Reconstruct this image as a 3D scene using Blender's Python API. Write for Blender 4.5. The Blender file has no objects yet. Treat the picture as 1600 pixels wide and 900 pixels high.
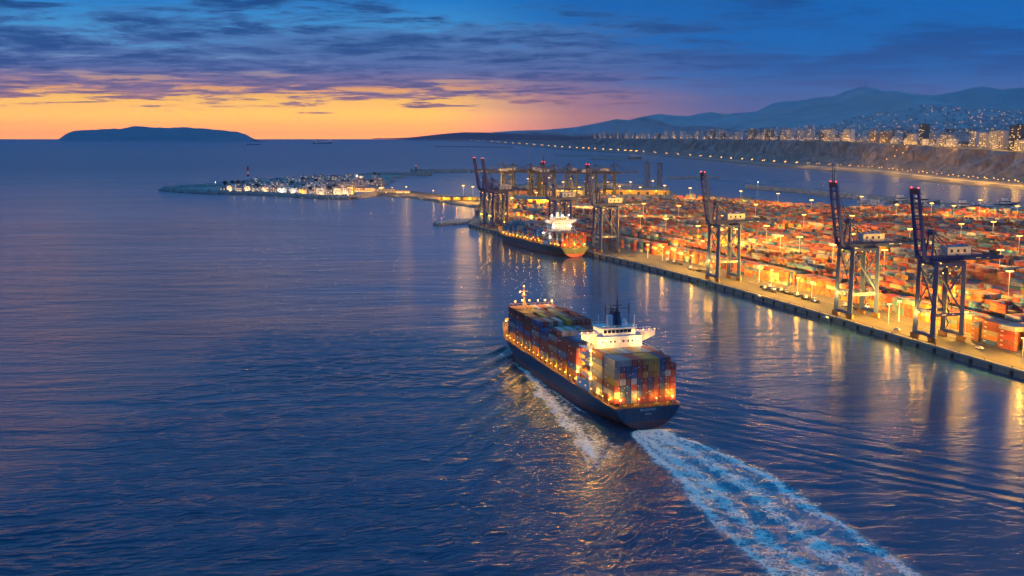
import bpy, bmesh, math, random
import numpy as np
from math import sin, cos, pi, radians, atan2, hypot, sqrt, exp

random.seed(7); rng = np.random.default_rng(7)
sc = bpy.context.scene
C = sc.collection

# ------------------------------------------------------------------ camera
CAM_H, FPX, EYE = 120.0, 1650.0, 209.0      # height in m, focal length in photo pixels, row of the eye level
PITCH = math.atan((450 - EYE) / FPX)
camd = bpy.data.cameras.new('camera'); cam = bpy.data.objects.new('camera', camd); C.objects.link(cam)
camd.sensor_width = 36; camd.lens = 36 * FPX / 1600
camd.clip_start = 1; camd.clip_end = 90000
cam.location = (0, 0, CAM_H); cam.rotation_euler = (pi/2 - PITCH, 0, 0)
sc.camera = cam
sc.view_settings.view_transform = 'Standard'; sc.view_settings.look = 'None'
sc.view_settings.exposure = 0; sc.view_settings.gamma = 1
sc.cycles.use_denoising = True
sc.cycles.max_bounces = 5; sc.cycles.diffuse_bounces = 2; sc.cycles.glossy_bounces = 3
sc.cycles.volume_bounces = 0; sc.cycles.transparent_max_bounces = 6
sc.cycles.sample_clamp_indirect = 4; sc.cycles.sample_clamp_direct = 30
sc.cycles.caustics_reflective = False; sc.cycles.caustics_refractive = False
sc.cycles.use_light_tree = True

def G(px, py, z=0.0):
    """photo pixel -> point of the horizontal plane at height z"""
    u = (px-800)/FPX; v = (450-py)/FPX; c, s = cos(PITCH), sin(PITCH)
    d = (u, c+v*s, -s+v*c); t = (z-CAM_H)/d[2]
    return (d[0]*t, d[1]*t, z)
def GD(px, py, dist):
    """photo pixel -> point at the given depth"""
    u = (px-800)/FPX; v = (450-py)/FPX; c, s = cos(PITCH), sin(PITCH)
    d = (u, c+v*s, -s+v*c); t = dist/d[1]
    return (d[0]*t, dist, CAM_H+d[2]*t)
def PX(x, y): return 800 + FPX*x/(y*cos(PITCH)+CAM_H*sin(PITCH))

def lin(r, g, b):
    f = lambda c: ((c/255+0.055)/1.055)**2.4 if c > 10 else c/255/12.92
    return (f(r), f(g), f(b), 1)

# ------------------------------------------------------------------ node helpers
class NT:
    def __init__(s, tree): s.t = tree; s.n = tree.nodes; s.l = tree.links
    def node(s, typ, **kw):
        n = s.n.new(typ)
        for k, v in kw.items(): setattr(n, k, v)
        return n
    def put(s, sock, v):
        if isinstance(v, bpy.types.NodeSocket): s.l.new(v, sock)
        elif v is not None: sock.default_value = v
    def math(s, op, a, b=None, c=None, clamp=False):
        n = s.node('ShaderNodeMath', operation=op, use_clamp=clamp)
        s.put(n.inputs[0], a); s.put(n.inputs[1], b); s.put(n.inputs[2], c)
        return n.outputs[0]
    def mix(s, f, a, b, mode='MIX'):
        n = s.node('ShaderNodeMix', data_type='RGBA', blend_type=mode)
        s.put(n.inputs[0], f); s.put(n.inputs[6], a); s.put(n.inputs[7], b)
        return n.outputs[2]
    def ramp(s, f, stops, interp='LINEAR'):
        n = s.node('ShaderNodeValToRGB'); r = n.color_ramp; r.interpolation = interp
        while len(r.elements) < len(stops): r.elements.new(0.5)
        for e, (p, col) in zip(r.elements, stops):
            e.position = p; e.color = col if len(col) == 4 else (*col, 1)
        s.put(n.inputs[0], f); return n.outputs[0]
    def smooth(s, v, a, b, lo=0.0, hi=1.0):
        n = s.node('ShaderNodeMapRange', interpolation_type='SMOOTHSTEP')
        s.put(n.inputs[0], v); s.put(n.inputs[1], a); s.put(n.inputs[2], b); s.put(n.inputs[3], lo); s.put(n.inputs[4], hi)
        return n.outputs[0]
    def noise(s, vec, scale, detail=3, rough=0.55, dist=0.0, out=0):
        n = s.node('ShaderNodeTexNoise')
        s.put(n.inputs['Vector'], vec); s.put(n.inputs['Scale'], scale); s.put(n.inputs['Detail'], detail)
        s.put(n.inputs['Roughness'], rough); s.put(n.inputs['Distortion'], dist)
        return n.outputs[out]
    def vmul(s, vec, v3):
        n = s.node('ShaderNodeVectorMath', operation='MULTIPLY'); s.put(n.inputs[0], vec); s.put(n.inputs[1], v3); return n.outputs[0]
    def vadd(s, vec, v3):
        n = s.node('ShaderNodeVectorMath', operation='ADD'); s.put(n.inputs[0], vec); s.put(n.inputs[1], v3); return n.outputs[0]

# ------------------------------------------------------------------ sky
w = bpy.data.worlds.new('World'); sc.world = w; w.use_nodes = True
T = NT(w.node_tree); w.node_tree.nodes.clear()
tc = T.node('ShaderNodeTexCoord'); sep = T.node('ShaderNodeSeparateXYZ'); T.l.new(tc.outputs['Generated'], sep.inputs[0])
X, Y, Z = sep.outputs
az = T.math('MULTIPLY', T.math('ARCTAN2', X, Y), 57.2958)
zabs = T.math('ABSOLUTE', Z)
el = T.math('MULTIPLY', T.math('ARCSINE', zabs), 57.2958)
elp = T.math('POWER', T.math('DIVIDE', el, 90.0), 0.5)
def eramp(stops): return T.ramp(elp, [(sqrt(e/90), lin(*c)) for e, c in stops])
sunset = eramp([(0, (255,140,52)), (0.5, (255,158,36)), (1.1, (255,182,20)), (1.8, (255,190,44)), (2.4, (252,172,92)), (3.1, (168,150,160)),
                (4.1, (92,150,200)), (5.5, (66,150,210)), (7.2, (14,118,198)), (13, (22,116,200)), (30, (40,132,210)), (90, (62,144,212))])  # highest stops of all three ramps, above the view, brightened to lift ambient light
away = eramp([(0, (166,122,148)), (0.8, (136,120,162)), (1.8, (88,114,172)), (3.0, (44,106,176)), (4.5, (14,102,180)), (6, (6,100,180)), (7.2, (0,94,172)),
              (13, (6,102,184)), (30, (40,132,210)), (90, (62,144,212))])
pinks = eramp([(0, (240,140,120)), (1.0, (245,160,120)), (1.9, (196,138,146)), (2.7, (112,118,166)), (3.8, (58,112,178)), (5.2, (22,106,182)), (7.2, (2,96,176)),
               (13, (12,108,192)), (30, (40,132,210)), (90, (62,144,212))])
daz = T.math('ABSOLUTE', T.math('ADD', az, 19.0))          # the sun went down to the left of the view
f1 = T.smooth(daz, 14.0, 23.5, 1, 0); f2 = T.smooth(daz, 20.0, 32.0, 1, 0)
base = T.mix(f1, T.mix(f2, away, pinks), sunset)
glow = T.math('ADD', 1.0, T.math('MULTIPLY', T.math('MULTIPLY', f1, T.smooth(el, 0.6, 2.7, 1, 0)), 1.7))
gs = T.node('ShaderNodeVectorMath', operation='SCALE'); T.put(gs.inputs[0], base); T.put(gs.inputs[3], glow); base = gs.outputs[0]
# cloud deck seen at a low angle: direction projected on a plane high above
inv = T.math('DIVIDE', 1.0, T.math('ADD', zabs, 0.055))
cp = T.node('ShaderNodeCombineXYZ'); T.put(cp.inputs[0], T.math('MULTIPLY', X, inv)); T.put(cp.inputs[1], T.math('MULTIPLY', Y, inv)); T.put(cp.inputs[2], 3.7)
tilt = T.node('ShaderNodeVectorRotate'); tilt.inputs['Angle'].default_value = 0.10; T.put(tilt.inputs['Vector'], cp.outputs[0]); CP = tilt.outputs[0]
big = T.noise(T.vmul(CP, (0.42, 0.55, 1)), 1.0, 4, 0.6, 0.6)
mid = T.noise(T.vmul(CP, (1.15, 1.35, 1)), 1.0, 9, 0.66, 0.45)
fine = T.noise(T.vadd(T.vmul(CP, (2.6, 3.0, 1)), (4.0, 2.0, 0)), 1.0, 8, 0.68, 0.3)
shape = T.math('ADD', T.math('MULTIPLY', big, 0.36), T.math('ADD', T.math('MULTIPLY', mid, 0.44), T.math('MULTIPLY', fine, 0.20)))
elw = T.math('ADD', el, T.math('MULTIPLY', T.math('SUBTRACT', mid, 0.5), 2.2))
# how much of the sky is covered: a heavy bank from 2 to 5 degrees on the sunset side, thinner above and to the right
covL = T.ramp(T.math('DIVIDE', elw, 16.0), [(0.0, (0,)*3), (0.062, (0.02,)*3), (0.09, (.36,)*3), (0.125, (.68,)*3), (0.20, (.82,)*3), (0.31, (.78,)*3), (0.37, (.60,)*3), (0.45, (.58,)*3), (1.0, (.58,)*3)])
cov = T.math('MULTIPLY', covL, T.smooth(az, 0.0, 22.0, 1.0, 0.86))
thr = T.math('SUBTRACT', 0.66, T.math('MULTIPLY', cov, 0.27))
m = T.smooth(shape, T.math('SUBTRACT', thr, 0.04), T.math('ADD', thr, T.smooth(az, -4.0, 14.0, 0.035, 0.09)))
m = T.math('MULTIPLY', m, T.smooth(az, 2.0, 20.0, 0.96, 0.85)); m = T.math('MULTIPLY', m, T.smooth(cov, 0.02, 0.2))
cdark = T.ramp(T.math('DIVIDE', el, 12.0), [(0, lin(190,120,110)), (0.13, lin(166,112,116)), (0.18, lin(106,96,138)), (0.27, lin(50,78,136)), (0.45, lin(30,72,130)), (0.6, lin(18,68,126)), (1, lin(42,122,182))])  # upper end is unseen overhead cloud, added pale to brighten the ambient light
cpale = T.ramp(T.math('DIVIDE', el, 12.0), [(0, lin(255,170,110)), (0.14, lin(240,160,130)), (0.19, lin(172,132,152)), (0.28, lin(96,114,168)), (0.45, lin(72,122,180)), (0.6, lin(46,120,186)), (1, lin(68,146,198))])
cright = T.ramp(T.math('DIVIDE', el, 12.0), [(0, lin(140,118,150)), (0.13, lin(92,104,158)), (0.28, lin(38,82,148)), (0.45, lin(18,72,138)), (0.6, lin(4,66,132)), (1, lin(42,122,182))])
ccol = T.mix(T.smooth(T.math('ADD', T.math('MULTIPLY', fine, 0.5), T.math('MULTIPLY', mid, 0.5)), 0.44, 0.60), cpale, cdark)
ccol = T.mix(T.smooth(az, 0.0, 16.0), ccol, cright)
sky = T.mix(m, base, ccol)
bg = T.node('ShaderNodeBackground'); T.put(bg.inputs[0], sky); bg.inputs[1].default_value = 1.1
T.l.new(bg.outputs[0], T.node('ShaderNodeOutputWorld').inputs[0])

# the last of the sun, just at the horizon
sd = bpy.data.lights.new('sun', 'SUN'); sun = bpy.data.objects.new('sun', sd); C.objects.link(sun)
sd.energy = 0.03; sd.angle = radians(40); sd.color = (1.0, 0.55, 0.36)
sun.rotation_euler = (radians(88.0), 0, radians(180+17.0))

# ------------------------------------------------------------------ materials
def mat(name, col, rough=0.6, metal=0.0, var=0.25, vscale=0.6, bump=0.0, bscale=3.0, emit=None, estr=0.0, coord='Object', spec=0.5, streak=0.0):
    m = bpy.data.materials.new(name); m.use_nodes = True
    t = NT(m.node_tree); b = t.n['Principled BSDF']
    tcn = t.node('ShaderNodeTexCoord'); v = tcn.outputs[coord]
    if var:
        nz = t.noise(v, vscale, 5, 0.6)
        k = t.math('ADD', 1.0 - var, t.math('MULTIPLY', nz, 2*var))
        if streak:
            st = t.noise(t.vmul(v, (1.3, 1.3, 0.09)), 1.0, 3, 0.6)
            k = t.math('MULTIPLY', k, t.smooth(st, 0.35, 0.62, 1.0-streak, 1.0))
        cc = t.node('ShaderNodeVectorMath', operation='SCALE'); cc.inputs[0].default_value = col[:3]; t.put(cc.inputs[3], k)
        t.put(b.inputs['Base Color'], cc.outputs[0])
        t.put(b.inputs['Roughness'], t.math('ADD', rough-0.08, t.math('MULTIPLY', nz, 0.16)))
    else:
        b.inputs['Base Color'].default_value = (*col[:3], 1); b.inputs['Roughness'].default_value = rough
    b.inputs['Metallic'].default_value = metal; b.inputs['Specular IOR Level'].default_value = spec
    if bump:
        bn = t.node('ShaderNodeBump'); bn.inputs['Strength'].default_value = bump
        t.put(bn.inputs['Height'], t.noise(v, bscale, 4, 0.6)); t.put(b.inputs['Normal'], bn.outputs[0])
    if emit:
        b.inputs['Emission Color'].default_value = (*emit[:3], 1); b.inputs['Emission Strength'].default_value = estr
        m.cycles.emission_sampling = 'NONE'
    return m
AMBER = (1.0, 0.48, 0.035); WARM = (1.0, 0.62, 0.25); COOL = (0.86, 1.0, 0.86); RED = (1, 0.05, 0.04)
M = {}
M['concrete'] = mat('quay_concrete', (0.34, 0.31, 0.27), 0.85, var=0.35, vscale=0.05, bump=0.2, bscale=0.5)
M['asphalt'] = mat('asphalt', (0.16, 0.15, 0.14), 0.85, var=0.4, vscale=0.03, bump=0.1, bscale=0.8)
M['apron'] = mat('apron_paving', (0.065, 0.056, 0.045), 0.72, var=0.5, vscale=0.045, bump=0.1, bscale=0.6)
M['wall'] = mat('quay_wall_concrete', (0.27, 0.25, 0.23), 0.85, var=0.4, vscale=0.25, bump=0.3, bscale=1.0, streak=0.4)
M['rubber'] = mat('fender_rubber', (0.012, 0.012, 0.013), 0.8, var=0.2)
M['steel'] = mat('galvanised_steel', (0.33, 0.33, 0.33), 0.5, 0.4, var=0.2)
M['dark'] = mat('dark_steel', (0.03, 0.032, 0.036), 0.6, 0.2)
M['rail'] = mat('rail_steel', (0.10, 0.08, 0.07), 0.5, 0.6)
M['crane'] = mat('crane_blue_paint', (0.010, 0.03, 0.20), 0.5, var=0.3, vscale=0.25, streak=0.35)
M['crane_far'] = mat('crane_weathered_paint', (0.018, 0.022, 0.06), 0.6, var=0.3)
M['white'] = mat('white_paint', (0.74, 0.73, 0.72), 0.5, var=0.1, vscale=0.3, streak=0.12)
M['darkred'] = mat('dark_red_paint', (0.14, 0.015, 0.02), 0.5)
M['house'] = mat('machinery_house_paint', (0.5, 0.5, 0.52), 0.5, var=0.15, vscale=0.3, streak=0.2)
M['bogie'] = mat('bogie_paint', (0.22, 0.11, 0.05), 0.7, var=0.4)
M['redpaint'] = mat('red_paint', (0.45, 0.03, 0.03), 0.5)
M['hull'] = mat('navy_hull_paint', (0.042, 0.085, 0.135), 0.42, var=0.28, vscale=0.12, streak=0.32)
M['hull2'] = mat('green_grey_hull_paint', (0.04, 0.075, 0.085), 0.45, var=0.25, vscale=0.12, streak=0.3)
M['boot'] = mat('red_bottom_paint', (0.55, 0.10, 0.09), 0.6, var=0.35, vscale=0.3, streak=0.35)
M['deck'] = mat('deck_paint', (0.16, 0.075, 0.05), 0.75, var=0.3)
M['yellow'] = mat('yellow_paint', (0.55, 0.30, 0.04), 0.55, var=0.2)
M['funnel'] = mat('funnel_blue_paint', (0.02, 0.09, 0.22), 0.45)
M['glass'] = mat('dark_glass', (0.01, 0.012, 0.016), 0.12, var=0)
M['glasslit'] = mat('lit_window', (0.3, 0.2, 0.1), 0.4, var=0, emit=(1, 0.66, 0.28), estr=1.6)
M['bulb'] = mat('sodium_lamp', (0.5, 0.3, 0.1), 0.4, var=0, emit=(1, 0.46, 0.08), estr=12)
M['bulbs'] = mat('small_sodium_lamp', (0.5, 0.3, 0.1), 0.4, var=0, emit=(1, 0.42, 0.07), estr=9)
M['bulbg'] = mat('golden_street_lamp', (0.5, 0.3, 0.1), 0.4, var=0, emit=(1, 0.40, 0.05), estr=6.0)
M['bulbw'] = mat('white_lamp', (0.5, 0.5, 0.5), 0.4, var=0, emit=(1, 0.95, 0.8), estr=18)
M['bulbr'] = mat('red_lamp', (0.5, 0.02, 0.02), 0.4, var=0, emit=RED, estr=7)
M['rock'] = mat('breakwater_rock', (0.30, 0.27, 0.25), 0.9, var=0.5, vscale=0.15, bump=0.5, bscale=0.7)
M['rust'] = mat('rusty_steel', (0.16, 0.07, 0.04), 0.8, var=0.4)
M['trim'] = mat('roof_grey', (0.20, 0.19, 0.19), 0.8)
M['leaf'] = mat('dark_foliage', (0.03, 0.05, 0.025), 0.8, var=0.5, vscale=0.3)
M['bark'] = mat('bark', (0.06, 0.045, 0.03), 0.9)
M['lettering'] = mat('white_lettering', (0.75, 0.74, 0.70), 0.6, var=0)

def container_mat(name, src):
    m = bpy.data.materials.new(name); m.use_nodes = True
    t = NT(m.node_tree); b = t.n['Principled BSDF']
    tcn = t.node('ShaderNodeTexCoord'); v = tcn.outputs['Object']
    oi = t.node('ShaderNodeObjectInfo')
    if src == 'object': col = oi.outputs['Color']
    else:
        at = t.node('ShaderNodeAttribute'); at.attribute_name = 'Col'; col = at.outputs['Color']
    if src == 'object':
        vv = t.node('ShaderNodeVectorMath', operation='ADD'); t.put(vv.inputs[0], v)
        cx = t.node('ShaderNodeCombineXYZ'); t.put(cx.inputs[0], t.math('MULTIPLY', oi.outputs['Random'], 431.0)); t.put(vv.inputs[1], cx.outputs[0]); v2 = vv.outputs[0]
    else: v2 = v
    nz = t.noise(v2, 0.55, 5, 0.65); rz = t.noise(v2, 1.6, 5, 0.7)
    k = t.math('ADD', 0.66, t.math('MULTIPLY', nz, 0.68))
    st = t.smooth(t.noise(t.vmul(v2, (1.1, 1.1, 0.12)), 1.0, 3, 0.6), 0.3, 0.62, 0.72, 1.0)
    cc = t.node('ShaderNodeVectorMath', operation='SCALE'); t.put(cc.inputs[0], col); t.put(cc.inputs[3], t.math('MULTIPLY', k, st))
    rust = t.smooth(rz, 0.60, 0.74, 0, 0.65)
    t.put(b.inputs['Base Color'], t.mix(rust, cc.outputs[0], (0.13, 0.055, 0.03, 1)))
    b.inputs['Roughness'].default_value = 0.62; b.inputs['Specular IOR Level'].default_value = 0.35
    if src == 'object':
        wv = t.node('ShaderNodeTexWave', wave_type='BANDS', bands_direction='X', wave_profile='SIN'); wv.inputs['Scale'].default_value = 1.15
        t.put(wv.inputs['Vector'], v)
        bn = t.node('ShaderNodeBump'); bn.inputs['Strength'].default_value = 0.8; bn.inputs['Distance'].default_value = 0.04
        t.put(bn.inputs['Height'], wv.outputs['Fac']); t.put(b.inputs['Normal'], bn.outputs[0])
    return m
M['cont'] = container_mat('container_paint', 'object')
M['contstuff'] = container_mat('container_paint_by_face', 'attr')

# ------------------------------------------------------------------ mesh helpers
class MB:
    def __init__(s): s.v = []; s.f = []; s.m = []
    def add(s, vs, fs, mi=0):
        o = len(s.v); s.v += [tuple(p) for p in vs]; s.f += [tuple(i+o for i in f) for f in fs]; s.m += [mi]*len(fs); return s
    def box(s, c, d, mi=0, rz=0.0, top=1.0):
        cx, cy, cz = c; dx, dy, dz = d[0]/2, d[1]/2, d[2]/2; cr, sr = cos(rz), sin(rz); vs = []
        for z, k in ((-dz, 1), (dz, top)):
            for x, y in ((-dx,-dy), (dx,-dy), (dx,dy), (-dx,dy)):
                x *= k; y *= k; vs.append((cx+x*cr-y*sr, cy+x*sr+y*cr, cz+z))
        return s.add(vs, [(3,2,1,0), (4,5,6,7), (0,1,5,4), (1,2,6,5), (2,3,7,6), (3,0,4,7)], mi)
    def bb(s, a, b, mi=0): return s.box([(a[i]+b[i])/2 for i in range(3)], [abs(b[i]-a[i]) for i in range(3)], mi)
    def bar(s, p, q, w, h=None, mi=0, w2=None, h2=None):
        h = h or w; w2 = w2 or w; h2 = h2 or h
        p = np.array(p, float); q = np.array(q, float); d = q-p; d /= np.linalg.norm(d)
        a = np.cross(d, (0,0,1)); a = np.array((1.0,0,0)) if np.linalg.norm(a) < 1e-3 else a/np.linalg.norm(a)
        b = np.cross(a, d); vs = []
        for o, ww, hh in ((p, w, h), (q, w2, h2)):
            for i, j in ((-1,-1), (1,-1), (1,1), (-1,1)): vs.append(o + a*i*ww/2 + b*j*hh/2)
        return s.add(vs, [(3,2,1,0), (4,5,6,7), (0,1,5,4), (1,2,6,5), (2,3,7,6), (3,0,4,7)], mi)
    def tube(s, p, q, r, r2=None, n=6, mi=0):
        r2 = r if r2 is None else r2
        p = np.array(p, float); q = np.array(q, float); d = q-p; d /= np.linalg.norm(d)
        a = np.cross(d, (0,0,1)); a = np.array((1.0,0,0)) if np.linalg.norm(a) < 1e-3 else a/np.linalg.norm(a)
        b = np.cross(a, d); vs = []
        for o, rr in ((p, r), (q, r2)):
            for i in range(n): an = 2*pi*i/n; vs.append(o + a*cos(an)*rr + b*sin(an)*rr)
        fs = [(i, (i+1) % n, n+(i+1) % n, n+i) for i in range(n)] + [tuple(range(n))[::-1], tuple(range(n, 2*n))]
        return s.add(vs, fs, mi)
    def prism(s, poly, z0, z1, mi=0, mtop=None):
        n = len(poly); area = sum(poly[i][0]*poly[(i+1) % n][1]-poly[(i+1) % n][0]*poly[i][1] for i in range(n))
        if area < 0: poly = poly[::-1]
        vs = [(p[0], p[1], z0) for p in poly] + [(p[0], p[1], z1) for p in poly]
        s.add(vs, [(i, (i+1) % n, n+(i+1) % n, n+i) for i in range(n)] + [tuple(range(n))[::-1]], mi)
        s.f.append(tuple(range(len(s.v)-n, len(s.v)))); s.m.append(mi if mtop is None else mtop)
        return s
    def lathe(s, prof, c=(0,0), n=10, mi=0, z=0.0):
        vs = []; k = len(prof)
        for r, h in prof:
            for i in range(n): vs.append((c[0]+r*cos(2*pi*i/n), c[1]+r*sin(2*pi*i/n), z+h))
        fs = [(j*n+i, j*n+(i+1) % n, (j+1)*n+(i+1) % n, (j+1)*n+i) for j in range(k-1) for i in range(n)] + [tuple(range(n))[::-1], tuple(range((k-1)*n, k*n))]
        return s.add(vs, fs, mi)
    def mesh(s, name, mats, smooth=False):
        me = bpy.data.meshes.new(name); me.from_pydata(s.v, [], s.f)
        for mm in (mats if isinstance(mats, (list, tuple)) else [mats]): me.materials.append(mm)
        me.polygons.foreach_set('material_index', s.m)
        if smooth: me.polygons.foreach_set('use_smooth', [True]*len(s.f))
        me.update(); return me

KIDS = {}                                   # name -> children, so that copying need not search the scene
def setpar(o, p):
    o.parent = p
    if p: KIDS.setdefault(p.name, []).append(o)
def obj(name, mb, mats=None, parent=None, loc=None, rz=None, smooth=False):
    me = mb if isinstance(mb, bpy.types.Mesh) else mb.mesh(name, mats, smooth)
    o = bpy.data.objects.new(name, me); C.objects.link(o)
    setpar(o, parent)
    if loc is not None: o.location = loc
    if rz is not None: o.rotation_euler.z = rz
    return o
def tag(o, label=None, cat=None, group=None, kind=None):
    for k, v in (('label', label), ('category', cat), ('group', group), ('kind', kind)):
        if v: o[k] = v
    return o
def thing(name, label, cat, loc=(0,0,0), rz=0.0, group=None):
    o = bpy.data.objects.new(name, None); C.objects.link(o); o.location = loc; o.rotation_euler.z = rz
    o.empty_display_size = 0.5
    return tag(o, label, cat, group)
def dup(o, parent=None):
    c = o.copy(); C.objects.link(c); setpar(c, parent)
    for ch in KIDS.get(o.name, ()): dup(ch, c)
    return c
LIGHTDATA = {}
def light(parent, loc, power, col=AMBER, r=0.8, kind='POINT', spot=None):
    key = (round(power, 2), col, r, kind)
    if key not in LIGHTDATA:
        d = bpy.data.lights.new('lamp_light', kind); d.energy = power; d.color = col; d.shadow_soft_size = r
        if kind == 'SPOT': d.spot_size = radians(spot); d.spot_blend = 0.35
        LIGHTDATA[key] = d
    o = bpy.data.objects.new('lamp_light', LIGHTDATA[key]); C.objects.link(o); setpar(o, parent); o.location = loc
    return o
def struct(name, mb, mats, smooth=False): return tag(obj(name, mb, mats, smooth=smooth), kind='structure')
def np_mesh(name, V, F, mats, smooth=False, attrs=None, mi=None):
    """V (n,3), F (m,4) numpy arrays -> mesh"""
    me = bpy.data.meshes.new(name); n, k = F.shape
    me.vertices.add(len(V)); me.vertices.foreach_set('co', np.ascontiguousarray(V, dtype=np.float32).ravel())
    me.loops.add(n*k); me.loops.foreach_set('vertex_index', F.astype(np.int32).ravel())
    me.polygons.add(n); me.polygons.foreach_set('loop_start', np.arange(0, n*k, k, dtype=np.int32))
    for mm in (mats if isinstance(mats, (list, tuple)) else [mats]): me.materials.append(mm)
    if smooth: me.polygons.foreach_set('use_smooth', np.ones(n, bool))
    if mi is not None: me.polygons.foreach_set('material_index', mi.astype(np.int32))
    for an, (typ, dom, arr) in (attrs or {}).items():
        a = me.attributes.new(an, typ, dom); a.data.foreach_set('color' if 'COLOR' in typ else 'value', arr.astype(np.float32).ravel())
    me.update(calc_edges=True); me.validate(); return me
def vnoise(x, y, seed=0):
    """smooth value noise for numpy arrays"""
    xi = np.floor(x).astype(np.int64); yi = np.floor(y).astype(np.int64); xf = x-xi; yf = y-yi
    def h(i, j):
        q = (i*374761393 + j*668265263 + seed*974711) & 0x7fffffff
        q = ((q ^ (q >> 13))*1274126177) & 0x7fffffff
        return ((q ^ (q >> 16)) & 0xffff)/65535.0
    u = xf*xf*(3-2*xf); v = yf*yf*(3-2*yf)
    return (h(xi,yi)*(1-u)+h(xi+1,yi)*u)*(1-v) + (h(xi,yi+1)*(1-u)+h(xi+1,yi+1)*u)*v
def fbm(x, y, oct=4, seed=0):
    r = 0; a = 0.5
    for i in range(oct): r = r + a*vnoise(x, y, seed+i); x = x*2.03; y = y*2.03; a *= 0.5
    return r
# ================================================================== THE SETTING
# ------------------------------------------------------------------ ship course (used by wake, ships)
HEAD = radians(90 + 17.0); SHIP = (55.8, 421.0)             # stern of the sailing ship at the waterline
fx, fy = cos(HEAD), sin(HEAD)

# ------------------------------------------------------------------ sea
def sea_material():
    m = bpy.data.materials.new('sea_water'); m.use_nodes = True
    t = NT(m.node_tree); b = t.n['Principled BSDF']
    g = t.node('ShaderNodeTexCoord'); P = g.outputs['Object']
    sepp = t.node('ShaderNodeSeparateXYZ'); t.l.new(P, sepp.inputs[0])
    dist = t.math('SQRT', t.math('ADD', t.math('POWER', sepp.outputs[0], 2.0), t.math('POWER', sepp.outputs[1], 2.0)))
    rot = t.node('ShaderNodeVectorRotate'); rot.inputs['Angle'].default_value = radians(-5); t.put(rot.inputs['Vector'], P); R = rot.outputs[0]
    a1 = t.node('ShaderNodeAttribute'); a1.attribute_name = 'foam'; foam = a1.outputs['Fac']
    a2 = t.node('ShaderNodeAttribute'); a2.attribute_name = 'churn'; churn = a2.outputs['Fac']
    # waves: long swell, chop, ripples
    h1 = t.noise(t.vmul(R, (0.018, 0.06, 1)), 1.0, 2, 0.5, 0.6)
    h2 = t.noise(t.vmul(R, (0.060, 0.21, 1)), 1.0, 3, 0.6, 0.5)
    h3 = t.noise(t.vmul(R, (0.22, 0.72, 1)), 1.0, 3, 0.6, 0.4)
    h4 = t.noise(t.vmul(R, (0.75, 2.3, 1)), 1.0, 2, 0.6, 0.2)
    patch = t.noise(t.vmul(R, (0.004, 0.011, 1)), 1.0, 3, 0.6)          # gusts
    patch2 = t.noise(t.vmul(R, (0.0013, 0.0050, 1)), 1.0, 4, 0.65, 0.6)
    gust = t.math('MULTIPLY', t.smooth(patch, 0.36, 0.62, 0.55, 1.15), t.smooth(patch2, 0.38, 0.6, 0.6, 1.15))
    chn = t.noise(t.vmul(P, (0.55, 0.55, 1)), 1.0, 4, 0.65, 1.2)
    H = t.math('ADD', t.math('MULTIPLY', h1, 1.1), t.math('ADD', t.math('MULTIPLY', h2, 0.62), t.math('ADD', t.math('MULTIPLY', h3, 0.22), t.math('MULTIPLY', h4, 0.06))))
    H = t.math('ADD', t.math('MULTIPLY', H, gust), t.math('MULTIPLY', t.math('MULTIPLY', chn, churn), 1.3))
    bn = t.node('ShaderNodeBump'); bn.inputs['Distance'].default_value = 1.0
    shel = t.smooth(t.math('ADD', sepp.outputs[0], t.math('MULTIPLY', sepp.outputs[1], 0.31)), -40.0, 270.0, 2.0, 0.40)
    t.put(bn.inputs['Strength'], t.math('MULTIPLY', t.smooth(dist, 500.0, 6000.0, 0.9, 0.75), shel)); t.put(bn.inputs['Height'], H)
    t.put(b.inputs['Normal'], bn.outputs[0])
    # lacy foam
    wp = t.node('ShaderNodeVectorMath', operation='ADD'); t.put(wp.inputs[0], P)
    nv = t.noise(P, 0.16, 4, 0.6, 0, 1); nvs = t.node('ShaderNodeVectorMath', operation='SCALE'); t.put(nvs.inputs[0], nv); nvs.inputs[3].default_value = 4.5
    t.put(wp.inputs[1], nvs.outputs[0])
    wp2 = t.node('ShaderNodeVectorRotate'); wp2.inputs['Angle'].default_value = -0.15; t.put(wp2.inputs['Vector'], wp.outputs[0])
    W = t.vmul(wp2.outputs[0], (0.72, 0.95, 0.0))
    def lace(sc_, wd):
        v = t.node('ShaderNodeTexVoronoi', feature='DISTANCE_TO_EDGE'); t.put(v.inputs['Vector'], W); v.inputs['Scale'].default_value = sc_
        v.inputs['Randomness'].default_value = 1.0
        return t.smooth(v.outputs['Distance'], 0.0, wd, 1, 0)
    lac = t.math('MAXIMUM', lace(0.20, 0.10), t.math('MAXIMUM', t.math('MULTIPLY', lace(0.45, 0.15), 0.95), t.math('MULTIPLY', lace(1.1, 0.22), 0.7)))
    fn = t.noise(t.vmul(wp2.outputs[0], (0.34, 0.16, 1)), 1.0, 6, 0.72, 0.8)
    tex = t.math('ADD', t.math('MULTIPLY', lac, 0.52), t.math('MULTIPLY', t.smooth(fn, 0.25, 0.75), 0.62))
    ff = t.math('ADD', tex, t.math('SUBTRACT', t.math('MULTIPLY', foam, 1.15), 1.02))
    fm = t.math('MULTIPLY', t.smooth(ff, 0.0, 0.5), t.smooth(foam, 0.02, 0.2))
    deep = t.mix(t.smooth(patch, 0.3, 0.7), (0.020, 0.055, 0.100, 1), (0.025, 0.076, 0.138, 1))
    teal = t.mix(churn, deep, (0.03, 0.30, 0.38, 1))
    t.put(b.inputs['Base Color'], t.mix(fm, teal, (1.0, 0.94, 0.80, 1)))
    t.put(b.inputs['Roughness'], t.math('ADD', t.smooth(dist, 250.0, 4500.0, 0.15, 0.34), t.math('MULTIPLY', fm, 0.6)))
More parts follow.
